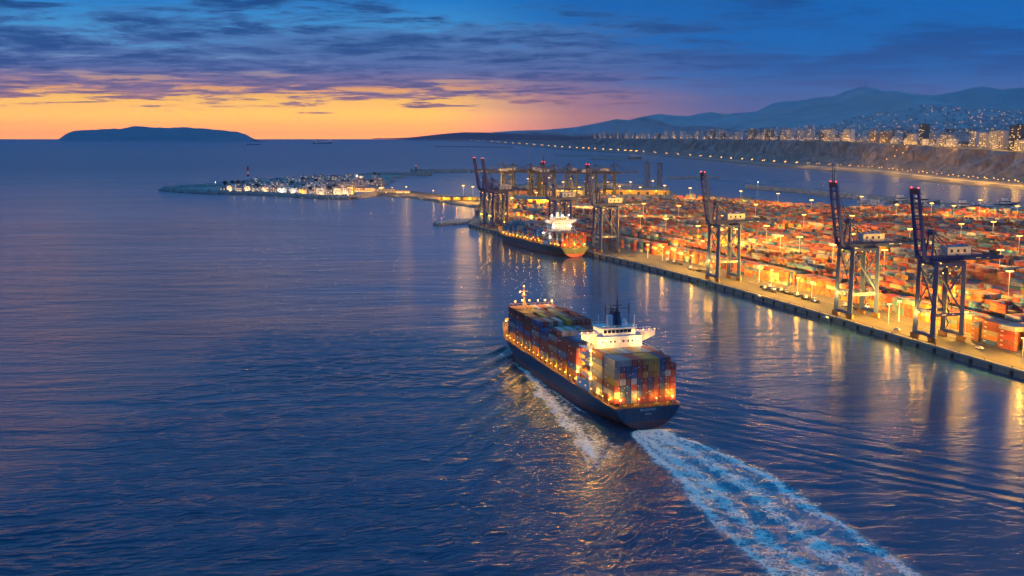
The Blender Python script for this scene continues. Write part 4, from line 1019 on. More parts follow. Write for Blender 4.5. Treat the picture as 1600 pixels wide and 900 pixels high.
def text_mesh(txt, size, name='lettering'):
    cu = bpy.data.curves.new(name, 'FONT'); cu.body = txt; cu.size = size; cu.align_x = 'CENTER'; cu.extrude = 0.02
    o = bpy.data.objects.new(name, cu); C.objects.link(o); dg = bpy.context.evaluated_depsgraph_get()
    me = bpy.data.meshes.new_from_object(o.evaluated_get(dg)); bpy.data.objects.remove(o); me.materials.clear(); me.materials.append(M['lettering']); return me

def lamp_post(parent, p, h, power, bulb='bulbs', col=AMBER, r=0.35, name='deck_lamp', br=0.34):
    mb = MB(); mb.tube(p, (p[0], p[1], p[2]+h), 0.09, n=5, mi=0); x, y, z = p
    mb.lathe([(0.05,-br),(br,-br*0.5),(br,br*0.5),(0.05,br)], c=(x, y), n=7, mi=1, z=z+h); obj(name, mb, [M['white'], M[bulb]], parent)
    if power: light(parent, (x, y, z+h+0.5), power*2.6, col, r)

def make_ship(label, hullm, names, sailing):
    t = thing('container_ship', label, 'ship')
    if not HULLM:
        a, b = hull_mesh(); HULLM['b'] = a; HULLM['h'] = b
    obj('hull_bottom', HULLM['b'].mesh('hull_bottom', M['boot'], True), parent=t)
    hull = obj('hull', HULLM['h'].mesh('hull', hullm), parent=t)
    # name and port of registry on the transom, small marks below
    for txt, size, z in ((names[0], 1.35, ZD-1.5), (names[1], 0.9, ZD-3.2), ('II', 0.55, ZD-4.6)):
        o = obj('ship_name', text_mesh(txt, size), parent=hull); o.location = (-0.03, 0, z); o.rotation_euler = (pi/2, 0, -pi/2)
    for y in (-9.8, 9.8):
        mb = MB(); mb.tube((-0.12, y, ZD-1.9), (0.1, y, ZD-1.9), 0.62, n=10); mb.tube((-0.16, y, ZD-1.9), (-0.1, y, ZD-1.9), 0.42, n=10, mi=1); obj('mooring_port', mb, [M['bogie'], M['dark']], hull)
    # deck plates
    st = [0.3, 3, 9, 20, 50, 100, 140, 148, 155, 157.9]; mb = MB()
    vs = [(s, sg*(hb_deck(s)-0.05), ZD-0.05) for s in st for sg in (1, -1)]; mb.add(vs, [(2*i, 2*i+1, 2*i+3, 2*i+2) for i in range(len(st)-1)]); obj('main_deck', mb, M['deck'], t)
    st = [172, 176, 180, 184, 188, 191, 193.2]; mb = MB()
    vs = [(s, sg*max(0.02, hb_deck(s)-0.2), zdeck(s)-0.1) for s in [160, 164, 168]+st for sg in (1, -1)]; mb.add(vs, [(2*i, 2*i+1, 2*i+3, 2*i+2) for i in range(9)])
    w0 = hb_deck(160)-0.2; mb.add([(160, w0, ZD-0.05), (160, -w0, ZD-0.05), (160, -w0, zdeck(160)-0.1), (160, w0, zdeck(160)-0.1)], [(0,1,2,3)]); obj('forecastle_deck', mb, M['deck'], t)
    # rails: stern and sides
    mb = MB()
    for k in range(25):
        y = -14.2+k*28.4/24; mb.tube((0.25, y, ZD-0.05), (0.25, y, ZD+1.15), 0.05, n=4)
    for z in (0.6, 1.15): mb.tube((0.25, -14.2, ZD+z), (0.25, 14.2, ZD+z), 0.05, n=4)
    obj('stern_rail', mb, M['yellow'], t)
    for sg in (-1, 1):
        mb = MB()
        for s in np.arange(2, 160, 4.0): y = sg*(hb_deck(s)-0.2); mb.tube((s, y, ZD-0.05), (s, y, ZD+1.1), 0.05, n=4)
        for a, b in ((1, 12), (12, 150), (150, 160)):
            for z in (0.6, 1.1): mb.tube((a, sg*(hb_deck(a)-0.2), ZD+z), (b, sg*(hb_deck(b)-0.2), ZD+z), 0.05, n=4)
        obj('side_rail', mb, M['yellow'], t)
    # hatch covers and lashing bridges under the containers
    mb = MB(); mb.bb((3.2, -11.4, ZD), (28.6, 11.4, ZD+1.2)); obj('hatch_cover', mb, M['deck'], t)
    for i in range(8):
        s = 47+13.3*i; hw_ = min(11.4, hb_deck(s+13)-2.0); mb = MB(); mb.bb((s+0.2, -hw_, ZD), (s+12.6, hw_, ZD+3.2)); obj('hatch_cover', mb, M['deck'], t)
    for i in range(9):
        s = 46.4+13.3*i; hw_ = min(13.9, hb_deck(s)-0.9); mb = MB()
        for k in range(-5, 6):
            y = k*hw_/5; mb.bar((s, y, ZD), (s, y, ZD+6.2), 0.28)
        mb.bb((s-0.35, -hw_, ZD+3.1), (s+0.35, hw_, ZD+3.3)); mb.bb((s-0.3, -hw_, ZD+6.2), (s+0.3, hw_, ZD+6.4)); obj('lashing_bridge', mb, M['yellow'], t)
    for sg in (-1, 1):                                                     # posts that carry the outer stacks, with a walkway between
        mb = MB()
        for s in list(np.arange(48, 151, 6.6))+[4, 10, 15.6, 22, 28]:
            if hb_deck(s) > 14.2: mb.bar((s, sg*13.4, ZD), (s, sg*13.4, ZD+(3.2 if s > 40 else 1.2)), 0.5)
        obj('stack_posts', mb, M['yellow'], t)['kind'] = 'stuff'
    # accommodation block
    zt = 33.0
    mb = MB(); mb.bb((30.6, -11, ZD), (43.5, 11, 22)); mb.bb((31.0, -10.6, 22), (43, 10.6, zt)); mb.bb((30.2, -11.6, 21.9), (43.9, 11.6, 22.15))
    acc = obj('deckhouse', mb, M['white'], t)
    br = MB(); br.bb((31.4, -7.6, zt), (42.6, 7.6, zt+3.4)); br.bb((31.0, -8.2, zt+3.4), (43.0, 8.2, zt+3.7)); bro = obj('bridge', br, M['white'], t)
    mb = MB()
    for k in range(8): y = -6.6+k*1.88; mb.bb((31.28, y-0.72, zt+1.5), (31.5, y+0.72, zt+2.8), 1 if k in (0,) else 0)
    tag(obj('bridge_window', mb, [M['glass'], M['glasslit']], bro), kind='stuff')
    mb = MB()
    for k in range(6):
        for sg in (-1, 1): x = 32.4+k*1.9; mb.bb((x-0.7, sg*7.62-0.05, zt+1.5), (x+0.7, sg*7.62+0.05, zt+2.8), 1 if sg > 0 else 0)
    tag(obj('bridge_window', mb, [M['glass'], M['glasslit']], bro), kind='stuff')
    for sg in (-1, 1):                                                     # bridge wings, tapering below
        mb = MB(); y0, y1 = sg*7.6, sg*17.2
        v8 = [(32.2,y0,zt-4.6),(37.5,y0,zt-4.6),(37.5,y0,zt+1.2),(32.2,y0,zt+1.2),(32.2,y1,zt-0.5),(37.5,y1,zt-0.5),(37.5,y1,zt+1.2),(32.2,y1,zt+1.2)]
        ff = [(0,1,2,3),(7,6,5,4),(0,4,5,1),(1,5,6,2),(2,6,7,3),(3,7,4,0)]
        mb.add(v8, ff if sg < 0 else [f[::-1] for f in ff])
        for k in range(6): yy = y0+(y1-y0)*(k+1)/6; mb.tube((32.3, yy, zt+1.2), (32.3, yy, zt+2.2), 0.06, n=4); mb.tube((37.4, yy, zt+1.2), (37.4, yy, zt+2.2), 0.06, n=4)
        mb.tube((32.3, y0, zt+2.2), (32.3, y1, zt+2.2), 0.06, n=4); mb.tube((37.4, y0, zt+2.2), (37.4, y1, zt+2.2), 0.06, n=4)
        obj('bridge_wing', mb, M['white'], t)
        mb = MB(); mb.bar((36, sg*12.2, ZD+5), (36, sg*12.2, zt-1.8), 0.45); obj('wing_support', mb, M['white'], t)
    mb = MB()
    for z, ks in ((zt-2.2, range(-4, 5)), (zt-6.2, range(-4, 5)), (zt-9.6, range(-4, 5))):
        for k in ks:
            y = k*2.05 + (0.2 if k % 2 else 0); mb.bb((30.93, y-0.32, z-0.42), (31.05, y+0.32, z+0.42), 1 if (k*7+int(z)) % 5 == 0 else 0)
    for z in (12, 15, 18.4):
        for k in range(-4, 5): y = k*2.2; mb.bb((30.53, y-0.34, z-0.42), (30.63, y+0.34, z+0.42), 1 if (k*5+int(z)) % 4 == 0 else 0)
    for sg in (-1, 1):
        for z in (12.5, 15.8, 19.2):
            for k in range(5): x = 32.5+k*2.4; mb.bb((x-0.34, sg*11.0-0.05, z-0.42), (x+0.34, sg*11.0+0.05, z+0.42), 1 if k % 2 else 0)
        for z in (24.5, 27.6):
            for k in range(5): x = 32.5+k*2.4; mb.bb((x-0.34, sg*10.6-0.05, z-0.42), (x+0.34, sg*10.6+0.05, z+0.42), 1 if k % 2 == 0 else 0)
    tag(obj('porthole', mb, [M['glass'], M['glasslit']], acc), kind='stuff')
    # outside stairs and galleries on both sides of the block
    for sg in (-1, 1):
        mb = MB()
        for k in range(6):
            z = ZD+3.0+k*3.0; mb.bb((29.6, sg*11.1, z), (44.0, sg*14.0, z+0.15))
            for x in (29.8, 34.5, 39.2, 43.8): mb.bar((x, sg*13.9, z), (x, sg*13.9, z+1.1), 0.08)
            mb.bar((29.6, sg*13.9, z+1.1), (44, sg*13.9, z+1.1), 0.08)
            s2 = 1 if k % 2 else -1; mb.bar((36.8-s2*2.2, sg*12.7, z-3.0), (36.8+s2*2.2, sg*12.7, z+0.1), 0.9, 0.15)
        for x in (29.8, 43.8): mb.bar((x, sg*13.8, ZD), (x, sg*13.8, ZD+19), 0.25)
        obj('stair_gallery', mb, M['white'], t)
        mb = MB(); mb.bb((30, sg*14.0, ZD+0.02), (45.6, sg*14.25, ZD+4.2)); obj('side_screen', mb, M['white'], t)
    # funnel, masts and radar on the bridge top
    mb = MB(); mb.box((37.5, -0.2, zt+6.5), (5.6, 4.8, 5.6), 0, 0, 0.72); fu = obj('funnel', mb, M['funnel'], t)
    mb = MB(); mb.box((37.5, -0.2, zt+9.5), (4.0, 3.4, 0.5)); mb.tube((37, -0.8, zt+9.3), (37, -0.8, zt+11.2), 0.4, n=8); mb.tube((38.2, 0.4, zt+9.3), (38.2, 0.4, zt+11), 0.35, n=8); obj('funnel_cap', mb, M['dark'], fu)
    mb = MB(); mb.box((33.9, 3.7, zt+6.3), (2.4, 2.2, 5.2)); obj('vent_trunk', mb, M['white'], t)
    mb = MB(); mb.bar((34.2, 0, zt+3.7), (34.2, 0, zt+18.5), 0.9, 0.9, 0, 0.25, 0.25); mb.bar((34.2, -5.6, zt+11.8), (34.2, 5.6, zt+11.8), 0.3); mb.bar((34.2, -2.2, zt+15), (34.2, 2.2, zt+15), 0.22)
    for y in (-5.5, 3.0, 5.5): mb.bar((34.2, y, zt+9.5), (34.2, y, zt+14), 0.55, 0.55, 0, 0.3, 0.3)
    mb.box((34.2, 0, zt+13.2), (0.6, 3.6, 0.4)); mb.box((34.2, 0, zt+10.2), (2.0, 2.6, 0.3)); mb.tube((34.2, -5.5, zt+3.7), (34.2, -5.5, zt+11), 0.12, n=5); mb.tube((34.2, 5.5, zt+3.7), (34.2, 5.5, zt+11), 0.12, n=5)
    obj('signal_mast', mb, M['dark'], t)
    mb = MB()
    for k in range(9):
        for x in (31.2, 42.8): y = -8+k*2; mb.tube((x, y, zt+3.7), (x, y, zt+4.7), 0.06, n=4)
    for x in (31.2, 42.8): mb.tube((x, -8, zt+4.7), (x, 8, zt+4.7), 0.06, n=4)
    mb.lathe([(0.1,0),(0.9,0.5),(1.0,1.2),(0.6,1.9),(0.1,2.1)], c=(40.5, -6), n=10, z=zt+3.7); mb.lathe([(0.1,0),(0.6,0.4),(0.6,1.0),(0.1,1.4)], c=(33, -6.8), n=10, z=zt+3.7); mb.tube((41, 6, zt+3.7), (41, 6, zt+8), 0.1, n=5); mb.tube((32.5,-7.4,zt+3.7),(32.5,-7.4,zt+9),0.07,n=4)
    obj('bridge_top_rail', mb, M['white'], t)
    # lifeboats
    for sg in (-1, 1):
        lb = MB(); n = 9; vs = []
        for i in range(n):
            q = i/(n-1); r = 1.25*sqrt(max(0.02, 1-(2*q-1)**4)); 
            for j in range(8): an = 2*pi*j/8; vs.append((33.5+q*7, sg*13.2+cos(an)*r, 18.6+sin(an)*r*(0.9 if sin(an) > 0 else 1.0)))
        lb.add(vs, [(i*8+j, i*8+(j+1) % 8, (i+1)*8+(j+1) % 8, (i+1)*8+j) for i in range(n-1) for j in range(8)]+[tuple(range(8))[::-1], tuple(range((n-1)*8, n*8))]); obj('lifeboat', lb, M['shed_yellow'] if sg < 0 else mat('lifeboat_orange', (0.55, 0.16, 0.03), 0.5), t, smooth=True)
    # bow: foremast, windlasses, bulwark posts
    mb = MB(); mb.bar((168, 0, 12.7), (168, 0, 36), 0.5, 0.5, 0, 0.16, 0.16)
    for sg in (-1, 1): mb.bar((165.6, sg*3.4, 12.7), (168, 0, 30), 0.35)
    mb.bar((168, -2.4, 33.2), (168, 2.4, 33.2), 0.2); mb.box((168, 0, 31), (1.6, 2.6, 0.2)); obj('foremast', mb, M['yellow'], t)
    for y in (-4, 4):
        mb = MB(); mb.tube((184, y-1.6, 14.9), (184, y+1.6, 14.9), 0.9, n=9); mb.box((184, y-1.9, 14.6), (1.8, 0.3, 1.7)); mb.box((184, y+1.9, 14.6), (1.8, 0.3, 1.7)); obj('windlass', mb, M['yellow'], t)
    mb = MB(); mb.bb((166.6, -9.2, 12.7), (167.0, 9.2, 17.2)); 
    for k in range(-4, 5): mb.bar((167.2, k*2.1, 12.7), (169.2, k*2.1, 12.9), 0.2); mb.bar((167, k*2.1, 17), (169.2, k*2.1, 12.9), 0.2)
    obj('wave_breaker', mb, M['yellow'], t)
    mb = MB()
    for k in range(-5, 6): mb.bar((155.2, k*2.5, ZD), (155.2, k*2.5, 28.6), 0.3)
    for z in (ZD+6.2, ZD+11.4, 28.4): mb.bb((154.9, -12.6, z), (155.5, 12.6, z+0.2))
    obj('lashing_bridge', mb, M['yellow'], t)
    # mooring deck at the stern: winches, fairleads, posts
    for y in (-10, -4.5, 4.5, 10):
        mb = MB(); mb.tube((1.7, y-1, ZD+0.7), (1.7, y+1, ZD+0.7), 0.55, n=8); mb.box((1.7, y, ZD+0.25), (1.4, 2.4, 0.5)); obj('mooring_winch', mb, M['yellow'], t)
    if sailing:
        for y, h, pw in ((11.8, 3.4, 1300), (-11.5, 3.4, 1300), (3.6, 3.2, 350), (-4.2, 3.2, 350)): lamp_post(t, (1.3, y, ZD), h, pw, br=0.42 if pw > 1000 else 0.22)
        for i, s in enumerate(np.arange(8, 156, 6.65)):
            lamp_post(t, (s, 14.2, ZD), 2.2, 620 if i % 2 == 0 and not 29 < s < 47 else 0, br=0.2)
        for y in (-7, 7): lamp_post(t, (29.9, y, ZD+16.5), 0.4, 0)
        for x, y, z, pw, b in ((29.4, 13.9, 15, 9000, .5), (29.2, 13.9, 21.2, 12000, .5), (45.8, 13.9, 14.5, 8000, .5), (45.6, 8, 18, 5000, .4), (29.4, 13.9, 27.0, 12000, .45), (29.6, -12.6, 26, 6000, .5)):
            lamp_post(t, (x, y, z), 0.6, pw, 'bulb', br=b)
        for y, pw in ((6.0, 2600), (9.0, 2600), (-8.4, 3600)):               # flood lamps under the wings
            mb = MB(); mb.lathe([(0.1,-0.3),(0.5,-0.2),(0.5,0.2),(0.1,0.3)], c=(30.6, y), n=8, z=zt-1.6); obj('flood_lamp', mb, M['bulb'], t); light(t, (29.6, y, zt-1.9), pw, (1, 0.55, 0.16), 0.3)
        for sg in (-1, 1):
            for k in range(4): lamp_post(t, (32.3, sg*(9+k*2.7), zt+1.2), 1.0, 150 if k % 2 else 0, br=0.17)
        for x, y, z, pw, b in ((167, 0.4, 31.5, 5200, .4), (168, 0, 35.6, 500, .28), (167.4, 2.4, 32.6, 3200, .32), (155.2, 9, 29.3, 3600, .34), (155.2, 5, 29.8, 5200, .4), (155.2, 1, 29.6, 5200, .36), (155.2, -4, 29.3, 3600, .32), (155.2, -8, 29.3, 3600, .4), (155.2, -12, 28.6, 3600, .4), (186, 0, 16, 2600, .4), (176, 8, 15, 3200, .4)):
            lamp_post(t, (x, y, z), 0.5, pw, 'bulb', br=b)
    else:
        for y in (-11, 0, 11): lamp_post(t, (1.3, y, ZD), 3.0, 2500, br=0.5)
        for i, s in enumerate(np.arange(8, 160, 9.5)): lamp_post(t, (s, 14.0, ZD), 2.4, 1600 if i % 2 else 0, br=0.35)
        for x, y, z, pw in ((29.5, 9, 27, 7000), (29.5, -9, 27, 7000), (29.0, 13.6, 17, 9000), (45, 13.6, 20, 9000), (34, 9.5, zt+5.2, 5000), (34, -9.5, zt+5.2, 5000), (29.4, 0, zt+5, 3500)):
            lamp_post(t, (x, y, z), 0.5, pw, 'bulbw', (1, 0.93, 0.74), br=0.6)
        for x, y, z, pw in ((181, 0, 20, 4000), (176, 5, 15, 4000), (90, 13.4, ZD+3, 5000), (70, 13.4, ZD+4, 6000), (58, 13.4, ZD+4, 7000)): lamp_post(t, (x, y, z), 0.5, pw, 'bulb', br=0.5)
    return t

SHIP_L = 'dark blue container ship with lit white bridge sailing past the quay leaving a wake'
ship = make_ship(SHIP_L, M['hull'], ('ERLCOMRO', 'POOMI'), True)
ship.location = (SHIP[0], SHIP[1], 0); ship.rotation_euler.z = HEAD
def sw(s, l, x0=SHIP, hd=HEAD): return (x0[0]+s*cos(hd)-l*sin(hd), x0[1]+s*sin(hd)+l*cos(hd))

inner = Stack()
GS = 'containers stacked on the sailing ship'
def ship_box(s, col, tier, z0, ci, label):
    l = (5-col)*2.5; x, y = sw(s, l)
    return container(x, y, z0+tier*2.6, HEAD, ci, label, GS, jit=0.02)
# two bays behind the house; column 0 is the port side (left)
aft_rows = [list('gyybcbrdyybnd'), ]
AFT = [[8, 8, 8, 0, 0, 10, 10, 10, 6, 1, None],          # colours by tier, top to bottom, of the last bay
       [6, 6, 6, 6, 1, 1, 10, 10, 5, 1, 1],
       [5, 2, 6, 5, 1, 10, 4, 10, 6, 9, 2],
       [13, 9, 3, 9, 6, 1, 6, 1, 6, 1, 2],
       [8, 6, 5, 2, 5, 1, 6, 1, 6, 3, 1],
       [3, 6, 6, 9, 5, 1, 3, 1, 3, 1, 0],
       [1, 3, 5, 13, 1, 1, 1, 3, 1, 1, 2]]
side = [8, 8, 13, 10, 0, 13, 1]
for r, rowc in enumerate(AFT):
    tier = 6-r
    for col, ci in enumerate(rowc):
        if ci is None: continue
        if col == 0: ci = side[r]
        ship_box(3.2+6.1, col, tier, ZD+1.25, ci, '%s container, %s tier, %s column from left, stern stack of sailing ship' % (PNAME[ci], ['top','second','third','fourth','fifth','sixth','bottom'][r], NUM[col]))
for col in range(11):
    for tier in range(7):
        ci = int(pick())
        if tier == 6 or col == 0: 
            if tier == 6 and col != 0: ci = [4, 13, 10, 13, 9, 8, 10, 13, 9, 4, 8][col]
            if col == 0: ci = [0, 5, 13, 8, 3, 8, 13][6-tier]
            lab = ('%s container on top, %s from left, second stack from the stern, sailing ship' % (PNAME[ci], NUM[col])) if tier == 6 else '%s container, %s tier, port side, second stack from the stern, sailing ship' % (PNAME[ci], ['top','second','third','fourth','fifth','sixth','bottom'][6-tier])
            ship_box(16.4+6.1, col, tier, ZD+1.25, ci, lab)
        else: x, y = sw(22.5, (5-col)*2.5); inner.add(x, y, ZD+1.25+tier*2.6, HEAD, 12.15, PALA[ci])
# eight bays before the house
TIERS = [5, 5, 6, 5, 6, 6, 6, 6]
BN = ['nearest the bridge', 'second from the bridge', 'third from the bridge', 'fourth from the bridge', 'fourth from the bow', 'third from the bow', 'second from the bow', 'at the bow']
TOPC = [[1,0,0,9,0,0,1,0,3,0,1],[1,1,5,8,5,1,1,3,1,0,1],[5,9,13,9,3,8,0,1,0,1,0],[5,5,5,8,7,9,13,4,1,1,3],[5,0,8,0,9,13,10,3,1,0,3],[1,1,4,10,1,3,10,13,1,0,0],[1,0,1,10,13,1,1,13,10,0,1],[1,0,4,1,3,9,0,4,9,1,0]]
SIDEC = [[1,0,1,5,1],[1,3,7,1,1],[1,8,0,13,1,6],[6,7,0,1,5],[5,0,8,0,5,0],[1,3,0,5,0,5],[1,0,7,5,1,5],[1,0,5,8,6,1]]
for i in range(8):
    s = 47.2+13.3*i+6.1; nt = TIERS[i]; ncol = range(11) if i < 7 else range(0, 11)
    hw_ = hb_deck(s+6.2)-0.15
    for col in ncol:
        l = (5-col)*2.5
        if abs(l)+1.2 > hw_ + 1.4: continue
        ntc = nt - (1 if (i*3+col) % 7 == 3 and col not in (0, 1) else 0)
        for tier in range(ntc):
            top_ = tier == ntc-1
            ci = SIDEC[i][nt-1-tier] if col == 0 else (TOPC[i][col] if top_ else int(pick()))
            aft_open = i == 0 or TIERS[i-1] <= tier
            if top_: ship_box(s, col, tier, ZD+3.25, ci, '%s container on top of its stack, %s from left, %s' % (PNAME[ci], NUM[col], ['stack nearest before the bridge'] [0] if i == 0 else 'stack '+BN[i]))
            elif col == 0: ship_box(s, col, tier, ZD+3.25, ci, '%s container, %s tier from top, port side, stack %s' % (PNAME[ci], NUM[nt-1-tier], BN[i]))
            elif i == 0 and col < 4: 
                ci = [11, 10, 4, 11][col] if col < 3 else ci
                ship_box(s, col, tier, ZD+3.25, ci, '%s container, %s tier from top, %s column, facing the lit bridge gap' % (PNAME[ci], NUM[nt-1-tier], NUM[col]))
            else: x, y = sw(s, l); inner.add(x, y, ZD+3.25+tier*2.6, HEAD, 12.15, PALA[ci])
inner.build('ship_cargo')['label'] = 'inner containers of the sailing ship'

# the ship at the quay
mA = np.array(G(919, 402, 0)[:2]); mB = np.array(G(800, 374, 0)[:2]); dm = mB-mA; HD2 = atan2(dm[1], dm[0])
s_m = Qpx(925); xq, yq, aq = Q(s_m, -18.5); 
SH2 = (float(xq), float(yq)); xq2, yq2, _ = Q(s_m+185, -18.5); HD2 = atan2(float(yq2)-SH2[1], float(xq2)-SH2[0])
moored = make_ship('dark green grey container ship moored at the quay with white lit bridge', M['hull2'], ('LORMAR S', 'T'), False)
moored.location = (*SH2, 0); moored.rotation_euler.z = HD2
cargo = Stack(); cols2 = [0, 1, 2, 3, 1, 0, 8, 6]
for i, (s0, nt, z0) in enumerate([(3.2, 5, ZD+1.25), (16.4, 5, ZD+1.25)] + [(47.2+13.3*k, n_, ZD+3.25) for k, n_ in enumerate([1, 4, 4, 2, 5, 5, 5, 4])]):
    for col in range(11):
        l = (5-col)*2.5; s = s0+6.1
        if abs(l)+1.2 > hb_deck(s+6)+1.2: continue
        for tier in range(max(1, nt-(1 if rng.random() < 0.2 else 0))):
            x, y = sw(s, l, SH2, HD2)
            ci = int(pick()) if i < 2 and col > 1 else (int(rng.choice([5, 7, 7, 5, 8, 0, 12])) if i > 4 else int(pick()))
            if i < 2 and rng.random() < 0.45: ci = int(rng.choice([0, 1, 3]))
            cargo.add(x, y, z0+tier*2.6, HD2, 12.1, PALA[ci])
cargo.build('moored_cargo')['label'] = 'containers stacked on the moored ship'
mb = MB()
for s_, v_ in ((2, 13), (6, 13.5), (186, 8), (180, 10)):
    a = np.array((*sw(s_, -v_, SH2, HD2), ZD if s_ < 100 else 14)); qx, qy, _ = Q(s_m + s_ + (-22 if s_ < 100 else 22), 0.45); b = np.array((float(qx), float(qy), ZQ+0.7)); prev = a
    for k in range(1, 7):
        q = k/6; p = a*(1-q)+b*q; p[2] -= 1.2*sin(pi*q); mb.tube(prev, p, 0.09, n=4); prev = p
tag(obj('mooring_lines', mb, M['steel']), 'mooring lines from the moored ship to the quay', 'rope', kind='stuff')
# ================================================================== TOWN ON THE PENINSULA, BREAKWATERS
def icos(m, c, r, seed, sq=(1,1,0.7), mi=0):
    """a rough boulder: low polygon, pushed about"""
    rr = random.Random(seed); t = (1+sqrt(5))/2
    vs = [(-1,t,0),(1,t,0),(-1,-t,0),(1,-t,0),(0,-1,t),(0,1,t),(0,-1,-t),(0,1,-t),(t,0,-1),(t,0,1),(-t,0,-1),(-t,0,1)]
    fs = [(0,11,5),(0,5,1),(0,1,7),(0,7,10),(0,10,11),(1,5,9),(5,11,4),(11,10,2),(10,7,6),(7,1,8),(3,9,4),(3,4,2),(3,2,6),(3,6,8),(3,8,9),(4,9,5),(2,4,11),(6,2,10),(8,6,7),(9,8,1)]
    k = r/1.9; a = rr.random()*6.28
    out = []
    for v in vs:
        q = k*(0.72+0.56*rr.random()); x, y, z = v[0]*q*sq[0], v[1]*q*sq[1], v[2]*q*sq[2]; out.append((c[0]+x*cos(a)-y*sin(a), c[1]+x*sin(a)+y*cos(a), c[2]+z))
    m.add(out, fs, mi)
def resample(pts, step):
    p = np.array(pts, float); d = np.concatenate([[0], np.cumsum(np.linalg.norm(np.diff(p[:, :2], axis=0), axis=1))])
    n = max(2, int(d[-1]/step)); s = np.linspace(0, d[-1], n); return np.stack([np.interp(s, d, p[:, i]) for i in range(p.shape[1])], 1)
def riprap(line, width, z_top, size, m, seed=1, dens=1.0):
    """boulders heaped down a slope on the seaward (left hand of travel = -1) side of a line"""
    rr = random.Random(seed); P_ = resample(line, size*1.1)
    for i in range(len(P_)-1):
        tx, ty = P_[i+1][0]-P_[i][0], P_[i+1][1]-P_[i][1]; l = hypot(tx, ty) or 1; nx_, ny_ = ty/l, -tx/l
        for k in range(int(max(2, width/size*1.2)*dens)):
            u = rr.random(); off = u*width
            icos(m, (P_[i][0]+nx_*off+rr.uniform(-1,1)*size*.4, P_[i][1]+ny_*off+rr.uniform(-1,1)*size*.4, z_top*(1-u)+0.1), size*(0.55+0.6*rr.random()), rr.random())

low = [(258,297.5),(275,299.5),(300,301),(340,302.5),(400,304),(450,306.5),(480,308.5),(520,310),(552,310),(575,306),(592,303.5)]
up = [(592,292),(606,289),(612,284),(604,280),(625,277.5),(628,276),(600,275),(575,274.5),(545,276.5),(500,278),(455,281),(420,283.5),(380,285.5),(345,288),(310,290.5),(280,293),(258,296)]
pen = [G(a, b, 0)[:2] for a, b in low+up]
mb = MB(); pen2 = pen; mb.prism(pen2, -1.5, 3.6)
M['townground'] = mat('town_ground', (0.32, 0.29, 0.26), 0.9, var=0.35, vscale=0.03)
peninsula = struct('peninsula', mb, M['townground'])
mb = MB(); lowW = [(*G(a, b, 0)[:2],) for a, b in low]
riprap([(p[0], p[1]) for p in lowW], 12, 5.2, 4.6, mb, 3, 1.6); riprap([G(a, b, 0)[:2] for a, b in [(258,297.5),(262,296.5),(300,294.5),(345,293.5)]], 24, 6.0, 5.0, mb, 31, 1.2)
riprap([(p[0], p[1]) for p in [G(a, b, 0)[:2] for a, b in up[8:]]], 7, 3.6, 3.2, mb, 4)
riprap([(p[0], p[1]) for p in [G(a, b, 0)[:2] for a, b in up[2:9]]], 8, 3.6, 3.6, mb, 5)
tag(obj('sea_boulders', mb, M['rock'], peninsula), kind='stuff')
# street with parapet along the front
mb = MB(); fr = resample([G(a, b-2.6, 3.6)[:2] for a, b in low[3:]], 12); n = len(fr)
mb.add([(p[0], p[1], 3.7) for p in fr] + [(p[0]+1, p[1]+20, 3.72) for p in fr], [(i, i+1, n+i+1, n+i) for i in range(n-1)]); obj('seafront_street', mb, M['apron'], peninsula)
mb = MB()
for i in range(n-1): mb.bar((fr[i][0], fr[i][1]-1, 4.1), (fr[i+1][0], fr[i+1][1]-1, 4.1), 0.5, 1.1)
obj('parapet', mb, M['white'], peninsula)

